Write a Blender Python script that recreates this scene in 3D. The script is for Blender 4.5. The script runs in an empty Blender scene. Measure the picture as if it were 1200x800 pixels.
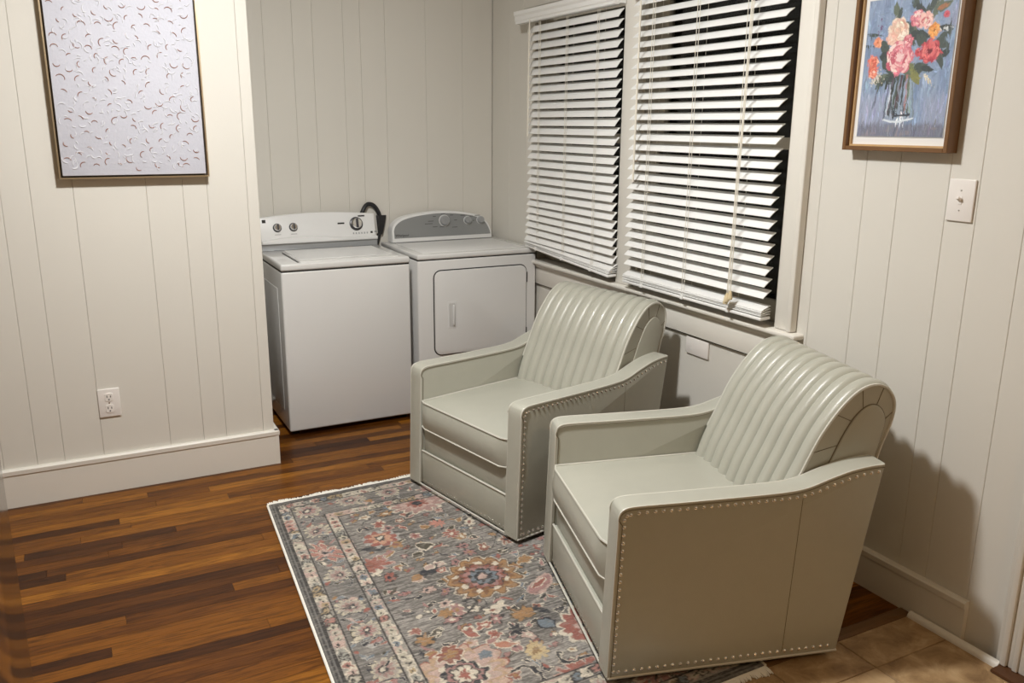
import bpy, bmesh, math, random
import numpy as np
from mathutils import Vector, Matrix

# ------------------------------------------------------------------ camera, world, exposure
scene = bpy.context.scene
C = scene.collection
PI = math.pi
FPX = 995.8449
cam_d = bpy.data.cameras.new('camera')
cam = bpy.data.objects.new('camera', cam_d); C.objects.link(cam)
cam_d.sensor_width = 36.0; cam_d.sensor_fit = 'HORIZONTAL'
cam_d.lens = FPX / 1200.0 * 36.0
cam_d.clip_start = 0.02
ya, pi_, ro = (math.radians(a) for a in (27.4874, -14.2813, 0.4321))
fw = Vector((math.sin(ya)*math.cos(pi_), math.cos(ya)*math.cos(pi_), math.sin(pi_)))
rt = Vector((math.cos(ya), -math.sin(ya), 0)); up = rt.cross(fw)
rt, up = rt*math.cos(ro) + up*math.sin(ro), -rt*math.sin(ro) + up*math.cos(ro)
m = Matrix((rt, up, -fw)).transposed().to_4x4()
m.translation = (-2.4214, 0.0, 1.6062)
cam.matrix_world = m
scene.camera = cam

world = bpy.data.worlds.new('night'); scene.world = world
world.use_nodes = True
bg = world.node_tree.nodes['Background']
bg.inputs[0].default_value = (0.02, 0.03, 0.05, 1); bg.inputs[1].default_value = 0.05

vs = scene.view_settings
vs.view_transform = 'Standard'; vs.look = 'None'; vs.gamma = 1.0; vs.exposure = 0.0
vs.use_curve_mapping = False

LAMP_W = 64.0        # ceiling lamp over the rug
KITCHEN_W = 11.5     # warm ceiling lamp in the kitchen behind the camera
LAMP_POS = (-1.82, 2.40, 2.74)
KITCHEN_POS = (-1.15, -0.9, 2.74)
CEIL = 2.86

random.seed(7)
rng = np.random.default_rng(11)

# ------------------------------------------------------------------ materials
def lin(c):
    return tuple(((v/255)/12.92 if v/255 <= 0.04045 else ((v/255+0.055)/1.055)**2.4) for v in c)

MATS = {}
def mat(name, col, rough=0.5, metal=0.0, noise=0.0, nscale=40.0, bump=0.0, bscale=200.0, coat=0.0, spec=0.5, stretch=None, trans=0.0, emit=None, estr=0.0):
    if name in MATS: return MATS[name]
    m = bpy.data.materials.new(name); m.use_nodes = True
    nt = m.node_tree; b = nt.nodes['Principled BSDF']
    b.inputs['Base Color'].default_value = (*col, 1)
    b.inputs['Roughness'].default_value = rough
    b.inputs['Metallic'].default_value = metal
    b.inputs['Coat Weight'].default_value = coat
    b.inputs['Specular IOR Level'].default_value = spec
    b.inputs['Transmission Weight'].default_value = trans
    if emit:
        b.inputs['Emission Color'].default_value = (*emit, 1); b.inputs['Emission Strength'].default_value = estr
    tc = None
    if noise or bump:
        tc = nt.nodes.new('ShaderNodeTexCoord'); src = tc.outputs['Object']
        if stretch:
            mp = nt.nodes.new('ShaderNodeMapping'); mp.inputs['Scale'].default_value = stretch
            nt.links.new(src, mp.inputs['Vector']); src = mp.outputs['Vector']
    if noise:
        n = nt.nodes.new('ShaderNodeTexNoise'); n.inputs['Scale'].default_value = nscale; n.inputs['Detail'].default_value = 4
        nt.links.new(src, n.inputs['Vector'])
        mx = nt.nodes.new('ShaderNodeMix'); mx.data_type = 'RGBA'
        mx.inputs['A'].default_value = (*[v*(1-noise) for v in col], 1)
        mx.inputs['B'].default_value = (*[min(1, v*(1+noise)) for v in col], 1)
        nt.links.new(n.outputs['Fac'], mx.inputs['Factor']); nt.links.new(mx.outputs['Result'], b.inputs['Base Color'])
    if bump:
        n2 = nt.nodes.new('ShaderNodeTexNoise'); n2.inputs['Scale'].default_value = bscale; n2.inputs['Detail'].default_value = 3
        nt.links.new(src, n2.inputs['Vector'])
        bp = nt.nodes.new('ShaderNodeBump'); bp.inputs['Strength'].default_value = bump; bp.inputs['Distance'].default_value = 0.002
        nt.links.new(n2.outputs['Fac'], bp.inputs['Height']); nt.links.new(bp.outputs['Normal'], b.inputs['Normal'])
    MATS[name] = m
    return m

WALL = mat('wall_paint', (0.69, 0.665, 0.605), 0.55, noise=0.02, nscale=3, bump=0.08, bscale=120)
TRIM = mat('trim_paint', (0.76, 0.73, 0.665), 0.42, noise=0.015, nscale=4, bump=0.05, bscale=60)
GROOVE = mat('groove_paint', (0.58, 0.55, 0.49), 0.7)
CEILM = mat('ceiling_paint', (0.72, 0.69, 0.63), 0.8)
TAN = mat('tan_paint', (0.34, 0.27, 0.17), 0.6)
LEATHER = mat('leather', (0.425, 0.421, 0.358), 0.33, noise=0.04, nscale=18, bump=0.2, bscale=420, coat=0.15)
WELT = mat('leather_piping', (0.56, 0.545, 0.48), 0.3)  # paler than the leather: highlights along the piping put into its colour
SEAM = mat('leather_seam', (0.17, 0.145, 0.10), 0.6)
NAIL = mat('pewter_nail', (0.80, 0.78, 0.74), 0.2, metal=1.0)
BLACKM = mat('black_rubber', (0.012, 0.012, 0.013), 0.5)
ENAMEL = mat('white_enamel', (0.74, 0.735, 0.72), 0.2, coat=0.3)
ENAMEL2 = mat('white_plastic', (0.76, 0.76, 0.75), 0.35)
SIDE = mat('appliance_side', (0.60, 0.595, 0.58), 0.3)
GREYP = mat('grey_panel', (0.30, 0.31, 0.31), 0.35, metal=0.3)
GREYB = mat('grey_band', (0.40, 0.41, 0.42), 0.3, metal=0.4)
CHROME = mat('chrome', (0.75, 0.75, 0.75), 0.15, metal=1.0)
DARKK = mat('dark_knob', (0.05, 0.05, 0.055), 0.3)
BLIND = mat('blind_slat', (0.90, 0.90, 0.88), 0.35)
CORD = mat('blind_cord', (0.80, 0.76, 0.66), 0.7)
TASSEL = mat('tassel_wood', (0.72, 0.60, 0.38), 0.5)
PLATE = mat('ivory_plate', (0.80, 0.76, 0.72), 0.35)
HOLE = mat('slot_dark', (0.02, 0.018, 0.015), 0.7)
JAMB = mat('jamb_paint', (0.50, 0.46, 0.38), 0.5)
WALNUT = mat('walnut_frame', lin((112, 78, 44)), 0.45, noise=0.35, nscale=14, stretch=(1, 1, 0.15))
OAK = mat('frame_liner', lin((196, 160, 112)), 0.5, noise=0.15, nscale=30)
MATB = mat('mat_board', (0.80, 0.79, 0.77), 0.8)
GOLD = mat('champagne_frame', (0.62, 0.50, 0.33), 0.32, metal=0.9)
DARKF = mat('frame_inside', (0.045, 0.03, 0.02), 0.5)
CANVAS = mat('canvas_white', (0.57, 0.575, 0.64), 0.75, noise=0.04, nscale=12, bump=0.5, bscale=90)
STROKEB = mat('stroke_brown', lin((142, 100, 84)), 0.6)
STROKEW = mat('stroke_white', (0.66, 0.66, 0.70), 0.6)
STEEL = mat('brushed_steel', (0.55, 0.54, 0.53), 0.12, metal=1.0)
FRIDGESIDE = mat('fridge_side', (0.12, 0.12, 0.12), 0.5)
FRINGE = mat('rug_fringe', (0.82, 0.79, 0.72), 0.9, noise=0.1, nscale=60)
GROUT = mat('tile_grout', lin((142, 116, 82)), 0.9)
BULB = mat('lamp_glass', (0.9, 0.88, 0.82), 0.4, emit=(1.0, 0.86, 0.68), estr=6.0)
THRESH = mat('threshold_wood', lin((84, 52, 28)), 0.45, noise=0.25, nscale=25, stretch=(1, 0.15, 1))
STRIP = mat('reducer_wood', lin((104, 74, 40)), 0.45, noise=0.2, nscale=25, stretch=(0.15, 1, 1))

def glass_mat():
    m = bpy.data.materials.new('window_glass'); m.use_nodes = True
    nt = m.node_tree; nt.nodes.remove(nt.nodes['Principled BSDF'])
    out = nt.nodes['Material Output']
    tr = nt.nodes.new('ShaderNodeBsdfTransparent'); gl = nt.nodes.new('ShaderNodeBsdfGlossy')
    gl.inputs['Roughness'].default_value = 0.02
    fr = nt.nodes.new('ShaderNodeFresnel'); fr.inputs['IOR'].default_value = 1.5
    mx = nt.nodes.new('ShaderNodeMixShader')
    nt.links.new(fr.outputs[0], mx.inputs[0]); nt.links.new(tr.outputs[0], mx.inputs[1]); nt.links.new(gl.outputs[0], mx.inputs[2])
    nt.links.new(mx.outputs[0], out.inputs['Surface'])
    return m
GLASS = glass_mat()

def plank_mat():
    m = bpy.data.materials.new('oak_strip'); m.use_nodes = True
    nt = m.node_tree; b = nt.nodes['Principled BSDF']; N = nt.nodes.new; L = nt.links.new
    tc = N('ShaderNodeTexCoord'); oi = N('ShaderNodeObjectInfo')
    mul = N('ShaderNodeMath'); mul.operation = 'MULTIPLY'; mul.inputs[1].default_value = 61.0
    L(oi.outputs['Random'], mul.inputs[0])
    cx = N('ShaderNodeCombineXYZ'); L(mul.outputs[0], cx.inputs[0]); L(mul.outputs[0], cx.inputs[2])
    ad = N('ShaderNodeVectorMath'); L(tc.outputs['Object'], ad.inputs[0]); L(cx.outputs[0], ad.inputs[1])
    mp = N('ShaderNodeMapping'); mp.inputs['Scale'].default_value = (3.0, 42, 42); L(ad.outputs[0], mp.inputs['Vector'])
    n1 = N('ShaderNodeTexNoise'); n1.inputs['Scale'].default_value = 1.6; n1.inputs['Detail'].default_value = 7; n1.inputs['Roughness'].default_value = 0.62; n1.inputs['Distortion'].default_value = 1.6
    L(mp.outputs[0], n1.inputs['Vector'])
    mp2 = N('ShaderNodeMapping'); mp2.inputs['Scale'].default_value = (3.0, 9, 9); L(ad.outputs[0], mp2.inputs['Vector'])
    n2 = N('ShaderNodeTexNoise'); n2.inputs['Scale'].default_value = 1.0; n2.inputs['Detail'].default_value = 3; L(mp2.outputs[0], n2.inputs['Vector'])
    rp = N('ShaderNodeValToRGB'); e = rp.color_ramp.elements
    e[0].position = 0.0; e[0].color = (*lin((58, 30, 8)), 1)
    e[1].position = 1.0; e[1].color = (*lin((148, 96, 30)), 1)
    for p, c in ((0.16, (73, 39, 10)), (0.42, (100, 58, 15)), (0.75, (125, 77, 21))):
        x = rp.color_ramp.elements.new(p); x.color = (*lin(c), 1)
    s1 = N('ShaderNodeMath'); s1.operation = 'MULTIPLY_ADD'; s1.inputs[1].default_value = 0.42; s1.inputs[2].default_value = -0.21
    L(n2.outputs['Fac'], s1.inputs[0])
    s2 = N('ShaderNodeMath'); s2.operation = 'ADD'; s2.use_clamp = True; L(oi.outputs['Random'], s2.inputs[0]); L(s1.outputs[0], s2.inputs[1])
    L(s2.outputs[0], rp.inputs['Fac'])
    gr = N('ShaderNodeValToRGB'); g = gr.color_ramp.elements
    g[0].position = 0.36; g[0].color = (0.26, 0.21, 0.17, 1); g[1].position = 0.58; g[1].color = (1.10, 1.08, 1.06, 1)
    L(n1.outputs['Fac'], gr.inputs['Fac'])
    mx = N('ShaderNodeMix'); mx.data_type = 'RGBA'; mx.blend_type = 'MULTIPLY'; mx.inputs['Factor'].default_value = 0.75
    L(rp.outputs[0], mx.inputs['A']); L(gr.outputs[0], mx.inputs['B']); L(mx.outputs['Result'], b.inputs['Base Color'])
    b.inputs['Roughness'].default_value = 0.30; b.inputs['Specular IOR Level'].default_value = 0.15
    bp = N('ShaderNodeBump'); bp.inputs['Strength'].default_value = 0.12; bp.inputs['Distance'].default_value = 0.001
    L(n1.outputs['Fac'], bp.inputs['Height']); L(bp.outputs[0], b.inputs['Normal'])
    return m
PLANK = plank_mat()
UNDERFLOOR = mat('floor_gap', (0.02, 0.012, 0.006), 0.9)

def tile_mat():
    m = bpy.data.materials.new('stone_tile'); m.use_nodes = True
    nt = m.node_tree; b = nt.nodes['Principled BSDF']; N = nt.nodes.new; L = nt.links.new
    tc = N('ShaderNodeTexCoord'); oi = N('ShaderNodeObjectInfo')
    mul = N('ShaderNodeMath'); mul.operation = 'MULTIPLY'; mul.inputs[1].default_value = 37.0; L(oi.outputs['Random'], mul.inputs[0])
    ad = N('ShaderNodeVectorMath'); L(tc.outputs['Object'], ad.inputs[0]); L(mul.outputs[0], ad.inputs[1])
    n = N('ShaderNodeTexNoise'); n.inputs['Scale'].default_value = 11; n.inputs['Detail'].default_value = 9; n.inputs['Roughness'].default_value = 0.68; n.inputs['Distortion'].default_value = 0.6
    L(ad.outputs[0], n.inputs['Vector'])
    rp = N('ShaderNodeValToRGB'); e = rp.color_ramp.elements
    e[0].position = 0.3; e[0].color = (*lin((126, 98, 66)), 1); e[1].position = 0.72; e[1].color = (*lin((196, 168, 130)), 1)
    x = e.new(0.5); x.color = (*lin((164, 134, 96)), 1)
    L(n.outputs['Fac'], rp.inputs['Fac']); L(rp.outputs[0], b.inputs['Base Color'])
    b.inputs['Roughness'].default_value = 0.5
    return m
TILE = tile_mat()

def vcol_mat(name, rough, bump=0.0, bscale=500, sheen=0.0):
    m = bpy.data.materials.new(name); m.use_nodes = True
    nt = m.node_tree; b = nt.nodes['Principled BSDF']
    a = nt.nodes.new('ShaderNodeVertexColor'); a.layer_name = 'paint'
    nt.links.new(a.outputs['Color'], b.inputs['Base Color'])
    b.inputs['Roughness'].default_value = rough
    b.inputs['Sheen Weight'].default_value = sheen
    if bump:
        tc = nt.nodes.new('ShaderNodeTexCoord')
        n = nt.nodes.new('ShaderNodeTexNoise'); n.inputs['Scale'].default_value = bscale
        nt.links.new(tc.outputs['Object'], n.inputs['Vector'])
        bp = nt.nodes.new('ShaderNodeBump'); bp.inputs['Strength'].default_value = bump; bp.inputs['Distance'].default_value = 0.002
        nt.links.new(n.outputs['Fac'], bp.inputs['Height']); nt.links.new(bp.outputs[0], b.inputs['Normal'])
    return m
RUGM = vcol_mat('woven_pile', 0.95, 0.6, 700)
PAINTM = vcol_mat('painted_print', 0.5)

# ------------------------------------------------------------------ mesh helpers
class MB:
    """collects shapes for ONE mesh object"""
    def __init__(s): s.v = []; s.f = []; s.sm = []
    def add(s, v, f, smooth=False):
        o = len(s.v); s.v += [tuple(p) for p in v]; s.f += [tuple(i+o for i in q) for q in f]; s.sm += [smooth]*len(f); return s
    def box(s, x0, x1, y0, y1, z0, z1, bev=0.0, seg=2):
        if bev <= 0:
            v = [(x, y, z) for x in (x0, x1) for y in (y0, y1) for z in (z0, z1)]
            f = [(0,1,3,2),(4,6,7,5),(0,4,5,1),(2,3,7,6),(0,2,6,4),(1,5,7,3)]
            return s.add(v, f)
        bm = bmesh.new(); bmesh.ops.create_cube(bm, size=1)
        for q in bm.verts: q.co = Vector(((x0+x1)/2+q.co.x*(x1-x0), (y0+y1)/2+q.co.y*(y1-y0), (z0+z1)/2+q.co.z*(z1-z0)))
        bev = min(bev, 0.49*min(abs(x1-x0), abs(y1-y0), abs(z1-z0)))
        bmesh.ops.bevel(bm, geom=bm.edges[:], offset=bev, segments=seg, profile=0.5, affect='EDGES')
        return s.bm(bm, seg > 1)
    def bm(s, bm, smooth=False):
        bm.verts.ensure_lookup_table(); bm.verts.index_update()
        s.add([q.co[:] for q in bm.verts], [[q.index for q in f.verts] for f in bm.faces], smooth); bm.free(); return s
    def tube(s, pts, r, n=8, closed=False):
        pts = [Vector(p) for p in pts]; K = len(pts); rings = []
        prev = None
        for i, p in enumerate(pts):
            a = pts[(i-1) % K] if (i > 0 or closed) else p
            b = pts[(i+1) % K] if (i < K-1 or closed) else p
            t = (b-a).normalized()
            if prev is None:
                u = t.orthogonal().normalized()
            else:
                u = prev - t*prev.dot(t)
                u = u.normalized() if u.length > 1e-6 else t.orthogonal().normalized()
            prev = u; w = t.cross(u)
            rr = r[i] if isinstance(r, (list, tuple)) else r
            rings.append([p+u*(rr*math.cos(2*PI*k/n))+w*(rr*math.sin(2*PI*k/n)) for k in range(n)])
        v = [q for ring in rings for q in ring]; f = []
        for i in range(K if closed else K-1):
            j = (i+1) % K
            for k in range(n): f.append((i*n+k, i*n+(k+1) % n, j*n+(k+1) % n, j*n+k))
        if not closed: f += [tuple(range(n-1, -1, -1)), tuple((K-1)*n+k for k in range(n))]
        return s.add(v, f, True)
    def lathe(s, prof, n=24, org=(0,0,0), ax='z'):
        v = []; f = []
        for r, h in prof:
            for k in range(n):
                c, q = r*math.cos(2*PI*k/n), r*math.sin(2*PI*k/n)
                p = {'z': (c, q, h), 'y': (c, h, -q), 'x': (h, c, q)}[ax]
                v.append((org[0]+p[0], org[1]+p[1], org[2]+p[2]))
        M = len(prof)
        for i in range(M-1):
            for k in range(n): f.append((i*n+k, i*n+(k+1) % n, (i+1)*n+(k+1) % n, (i+1)*n+k))
        f += [tuple(range(n-1, -1, -1)), tuple((M-1)*n+k for k in range(n))]
        return s.add(v, f, True)
    def extrude(s, poly, t0, t1, plane='xz', bev=0.0, seg=3, smooth=True):
        """polygon in two axes pushed along the third"""
        def P(a, b, t): return {'xz': (a, t, b), 'yz': (t, a, b), 'xy': (a, b, t)}[plane]
        bm = bmesh.new()
        A = [bm.verts.new(P(a, b, t0)) for a, b in poly]; B = [bm.verts.new(P(a, b, t1)) for a, b in poly]
        n = len(poly)
        fa = bm.faces.new(A); fb = bm.faces.new(B[::-1])
        for i in range(n): bm.faces.new((A[i], B[i], B[(i+1) % n], A[(i+1) % n]))
        bmesh.ops.recalc_face_normals(bm, faces=bm.faces[:])
        if bev > 0:
            ed = list({e for e in list(fa.edges)+list(fb.edges)})
            bmesh.ops.bevel(bm, geom=ed, offset=bev, segments=seg, profile=0.5, affect='EDGES')
        return s.bm(bm, smooth)
    def build(s, name, material, parent=None, angle=35):
        me = bpy.data.meshes.new(name); me.from_pydata(s.v, [], s.f); me.update()
        bm = bmesh.new(); bm.from_mesh(me); bmesh.ops.recalc_face_normals(bm, faces=bm.faces[:]); bm.to_mesh(me); bm.free()
        me.materials.append(material)
        if any(s.sm):
            me.polygons.foreach_set('use_smooth', s.sm)
            me.set_sharp_from_angle(angle=math.radians(angle))
        o = bpy.data.objects.new(name, me); C.objects.link(o)
        if parent: o.parent = parent
        return o

def tag(o, label=None, cat=None, group=None, kind=None):
    if label: o['label'] = label
    if cat: o['category'] = cat
    if group: o['group'] = group
    if kind: o['kind'] = kind
    return o
def empty(name, loc=(0,0,0), rz=0.0, **k):
    o = bpy.data.objects.new(name, None); C.objects.link(o); o.empty_display_size = 0.1
    o.location = loc; o.rotation_euler = (0, 0, rz); return tag(o, **k)
def struct(o, label, cat): return tag(o, label, cat, kind='structure')
def copy_tree(o, parent=None):
    c = o.copy(); C.objects.link(c); c.parent = parent
    for ch in list(o.children): copy_tree(ch, c)
    return c

# ------------------------------------------------------------------ the room
XW = -4.3          # far left wall of the kitchen
YF = -2.6          # wall behind the camera
YL = 3.9725; XL = -1.6507; YB = 4.9434
YT = 1.672         # wood meets tile

floor = struct(MB().box(XW, 0.0, YT-0.01, YB, -0.06, -0.014).build('floor', UNDERFLOOR), 'oak strip hardwood floor of varied brown boards under chairs and washer', 'floor')
PW = 0.0572
y = YT + 0.030; row = 0
while y < YB:
    x = XW - random.uniform(0, 0.9)
    while x < 0:
        ln = random.choice((0.55, 0.75, 0.95, 1.2, 1.5, 1.8))*random.uniform(0.85, 1.15)
        a, b = max(x, XW), min(x+ln, 0.0)
        if b > 0-0.12: b = 0.0
        y1 = min(y+PW-0.0008, YB)
        if b-a > 0.02 and not (b < XL and y > YL+0.03):
            bm = bmesh.new(); bmesh.ops.create_cube(bm, size=1)
            for q in bm.verts: q.co = Vector(((a+b)/2+q.co.x*(b-a-0.001), (y+y1)/2+q.co.y*(y1-y), -0.007+q.co.z*0.014))
            MB().bm(bm).build('floor_board', PLANK, floor)
        if b >= 0: break
        x += ln
    y += PW; row += 1

tilefloor = struct(MB().box(XW, 0.0, YF, YT-0.012, -0.06, -0.004).build('floor_tile', GROUT), 'tan stone tile floor at the kitchen end', 'floor')
TS = 0.3048
xs = [-0.366 + TS*k for k in range(2)]
k = -1
while xs[0] > XW: xs.insert(0, xs[0]-TS)
ys = [1.508]
while ys[0] > YF: ys.insert(0, ys[0]-TS)
xs[-1] = 0.0; xs[0] = XW; ys[0] = YF; ys.append(YT-0.012)
for i in range(len(xs)-1):
    for j in range(len(ys)-1):
        if xs[i+1]-xs[i] < 0.01: continue
        MB().box(xs[i]+0.0014, xs[i+1]-0.0014, ys[j]+0.0014, ys[j+1]-0.0014, -0.012, 0.0, 0.0015, 1).build('tile', TILE, tilefloor)
struct(MB().extrude([(YT-0.014, -0.005), (YT-0.014, 0.002), (YT-0.004, 0.007), (YT+0.024, 0.007), (YT+0.032, 0.002), (YT+0.032, -0.005)], XW+0.01, -0.021, 'yz', smooth=False).build('trim_1', STRIP), 'brown wooden transition strip between hardwood and tile', 'trim')

ceiling = struct(MB().box(XW-0.1, 0.3, YF-0.1, YB+0.1, CEIL, CEIL+0.1).build('ceiling', CEILM), 'plain white ceiling', 'ceiling')

def panels(parent, cuts, z0, z1, face, axis, sgn, th=0.012):
    """vertical boards with eased edges; axis = the axis they run along; sgn = direction the face looks"""
    for a, b in zip(cuts[:-1], cuts[1:]):
        a, b = min(a, b), max(a, b); g = 0.0004; c = 0.0013
        if axis == 'x': P = [(a+g, face-sgn*th), (a+g, face-sgn*c), (a+g+c, face), (b-g-c, face), (b-g, face-sgn*c), (b-g, face-sgn*th)]
        else: P = [(face-sgn*th, a+g), (face-sgn*c, a+g), (face, a+g+c), (face, b-g-c), (face-sgn*c, b-g), (face-sgn*th, b-g)]
        MB().extrude(P, z0, z1, 'xy', smooth=False).build('panel', WALL, parent)

T = 0.012
# partition with the white picture (faces -Y)
wl = struct(MB().box(XW, XL-T, YL+T, YL+0.11, 0, CEIL).build('wall_left', GROOVE), 'cream vertical panel wall with outlet and white picture', 'wall')
panels(wl, [XW, -3.92, -3.73, -3.45, -3.30, -3.16, -2.90, -2.78, -2.655, -2.55, -2.395, -2.117, -1.971, -1.87, -1.700, XL-0.002], 0, CEIL, YL, 'x', -1)
# end of that partition, the alcove's left side (faces +X)
wa = struct(MB().box(XL-0.11, XL-T, YL+T, YB, 0, CEIL).build('wall_alcove', GROOVE), 'cream side wall of the laundry alcove beside washer', 'wall')
panels(wa, [YL, 4.15, 4.40, 4.55, 4.80, YB], 0, CEIL, XL, 'y', 1)
# back wall of the alcove
wb = struct(MB().box(XL-0.11, 0.15, YB+T, YB+0.12, 0, CEIL).build('wall_back', GROOVE), 'cream vertical panel wall behind washer and dryer', 'wall')
panels(wb, [XL, -1.385, -1.225, -1.114, -0.94, -0.84, -0.693, -0.442, -0.204, -0.001], 0, CEIL, YB, 'x', -1)
# window wall X = 0 (faces -X)
ZS = 0.842; ZH = 2.235
W1 = (3.50, 4.36); W2 = (2.40, 3.36)      # openings: far window, near window
D1 = (0.42, 1.25)                          # doorway
wr = MB()
wr.box(T, 0.14, 1.25, YB+T, 0, ZS-0.02); wr.box(T, 0.14, 1.25, YB+T, ZH, CEIL)
wr.box(T, 0.14, 1.25, W2[0], ZS-0.02, ZH); wr.box(T, 0.14, W2[1], W1[0], ZS-0.02, ZH); wr.box(T, 0.14, W1[1], YB+T, ZS-0.02, ZH)
wr.box(T, 0.14, D1[0], D1[1], 2.05, CEIL); wr.box(T, 0.14, YF, D1[0], 0, CEIL)
wright = struct(wr.build('wall_right', GROOVE), 'cream panelled wall with the two windows and flower picture', 'wall')
panels(wright, [1.25, 1.487, 1.639, 1.742, 1.924, 2.058, 2.248, W2[0]], 0, CEIL, 0.0, 'y', -1)
panels(wright, [W1[1], 4.47, 4.708, YB-0.001], ZS-0.02, CEIL, 0.0, 'y', -1)
panels(wright, [W2[0], 4.30], 0, ZS-0.02, 0.0, 'y', -1)
panels(wright, [4.30, YB-0.001], 0, ZS-0.02, 0.0, 'y', -1)
panels(wright, [W2[1], W1[0]], ZS-0.02, ZH, 0.0, 'y', -1)
panels(wright, [W2[0], 2.9, 3.2, 3.7, W1[1]], ZH, CEIL, 0.0, 'y', -1)
panels(wright, [YF, -2.0, -1.4, -0.8, -0.2, D1[0]], 0, CEIL, 0.0, 'y', -1)
panels(wright, [D1[0], D1[1]], 2.05, CEIL, 0.0, 'y', -1)
# walls behind the camera
struct(MB().box(XW-0.1, 0.14, YF-0.1, YF, 0, CEIL).build('wall_front', TAN), 'plain tan wall behind the camera', 'wall')
struct(MB().box(XW-0.1, XW, YF, YB, 0, CEIL).build('wall_kitchen', TAN), 'plain tan wall on the kitchen side', 'wall')

# ---- trim
def baseboard_profile(h, t):
    return [(0, 0), (t, 0), (t, h-0.028), (t+0.004, h-0.024), (t+0.005, h-0.006), (t-0.001, h), (0, h)]
pf = baseboard_profile(0.172, 0.018)
o = MB().extrude([(YL-d-0.0005, z) for d, z in pf], XW, XL+0.018, 'yz', smooth=False)
o.extrude([(XL+d+0.0005, z) for d, z in pf], YL-0.02, YB-0.01, 'xz', smooth=False)
struct(o.build('baseboard_left', TRIM), 'tall cream baseboard below the white picture', 'baseboard')
pf2 = baseboard_profile(0.146, 0.018)
o = MB().extrude([(-d-0.0005, z) for d, z in pf2], 1.475, YB-0.02, 'xz', smooth=False)
struct(o.build('baseboard_right', TRIM), 'cream baseboard along the window wall behind the armchairs', 'baseboard')
q = [(-0.0245-0.0*k, 0.0) for k in range(1)] + [(-0.0245-0.019*math.cos(a), 0.02*math.sin(a)) for a in [PI/2*k/6 for k in range(7)]]
struct(MB().extrude(q, 1.335, 1.655, 'xz').build('trim_2', TRIM), 'short cream quarter round strip on the tile by the doorway', 'trim')
struct(MB().box(0.045, 0.0-0.02, YF+0.02, D1[0]-0.12, 0, 0.14).build('baseboard_front', TRIM), 'cream baseboard past the doorway', 'baseboard')

# window casings, sill and apron
def casing(name, y0, y1, z0, z1, label, bead=None):
    o = MB().box(-0.022, -0.0005, y0, y1, z0, z1, 0.003, 2)
    if bead:
        o.box(-0.034, -0.0005, bead[0], bead[1], z0, z1, 0.005, 3)
    return struct(o.build(name, TRIM), label, 'trim')
casing('trim_3', 2.318, W2[0]-0.004, ZS+0.006, 2.34, 'cream casing board on the right side of the near window', (2.300, 2.322))
casing('trim_4', W2[1]+0.004, W1[0]-0.004, ZS+0.006, ZH, 'cream mullion board between the two windows')
casing('trim_5', W1[1]+0.004, 4.455, ZS+0.006, 2.155, 'cream casing board left of the far window')
struct(MB().box(-0.024, -0.0005, 2.324, 4.50, ZH+0.004, 2.34, 0.003).build('trim_6', TRIM), 'cream head casing board above the windows', 'trim')
sill = MB().box(-0.052, 0.06, 2.262, 4.50, ZS-0.018, ZS+0.004, 0.008, 3)
sill.box(-0.032, -0.002, 2.285, 4.47, ZS-0.036, ZS-0.018, 0.006, 2)
struct(sill.build('trim_7', TRIM), 'long cream window sill ledge under both windows', 'window sill')
apron = MB().box(-0.018, -0.0005, 2.30, 4.45, 0.705, ZS-0.037, 0.003).build('trim_8', TRIM)
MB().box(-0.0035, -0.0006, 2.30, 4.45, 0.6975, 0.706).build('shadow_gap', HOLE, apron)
struct(apron, 'cream apron board below the window sill', 'trim')

# windows (night outside)
def window(name, y0, y1, label):
    o = MB()
    o.box(0.0, 0.135, y0-0.001, y0+0.018, ZS+0.004, ZH-0.001); o.box(0.0, 0.135, y1-0.018, y1+0.001, ZS+0.004, ZH-0.001)
    o.box(0.0, 0.135, y0+0.018, y1-0.018, ZH-0.02, ZH-0.001); o.box(0.06, 0.135, y0+0.018, y1-0.018, ZS+0.004, ZS+0.02)
    w = struct(o.build(name, JAMB), label, 'window')
    zm = 1.545
    for nm, za, zb, xa in (('lower_sash', ZS+0.021, zm+0.022, 0.045), ('upper_sash', zm-0.022, ZH-0.021, 0.082)):
        s = MB(); a, b = y0+0.0185, y1-0.0185; t = 0.045
        s.box(xa, xa+0.035, a, a+t, za, zb); s.box(xa, xa+0.035, b-t, b, za, zb)
        s.box(xa, xa+0.035, a+t, b-t, za, za+(0.07 if nm == 'lower_sash' else 0.044)); s.box(xa, xa+0.035, a+t, b-t, zb-0.044, zb)
        so = s.build(nm, JAMB, w)
        MB().box(xa+0.014, xa+0.018, a+t-0.004, b-t+0.004, za+0.04, zb-0.04).build('pane', GLASS, so)
    return w
window('window_1', *W1, 'dark night window behind the blind next to the dryer')
window('window_2', *W2, 'dark night window behind the blind nearer the flower picture')

# doorway at the right edge
d = MB()
for k, (a, b, t) in enumerate(((1.338, 1.356, 0.020), (1.318, 1.338, 0.032), (1.300, 1.318, 0.022), (1.283, 1.300, 0.030), (1.250, 1.283, 0.024))):
    d.box(-t, -0.0005, a, b, 0.013, 2.11, 0.004, 2)
d.box(-0.03, -0.0005, 0.32, 0.42, 0.0, 2.11, 0.004); d.box(-0.03, -0.0005, 0.42, 1.25, 2.05, 2.11, 0.004)
struct(d.build('trim_9', TRIM), 'fluted cream door casing at the right edge', 'trim')
dr = struct(MB().box(0.07, 0.11, 0.424, 1.246, 0.012, 2.046, 0.003).build('door_1', TRIM), 'closed cream door in the right doorway', 'door')
for a, b in ((0.52, 0.80), (0.87, 1.15)):
    for z0, z1 in ((0.22, 0.95), (1.08, 1.9)): MB().box(0.061, 0.0695, a, b, z0, z1, 0.004).build('door_panel', TRIM, dr)
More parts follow.
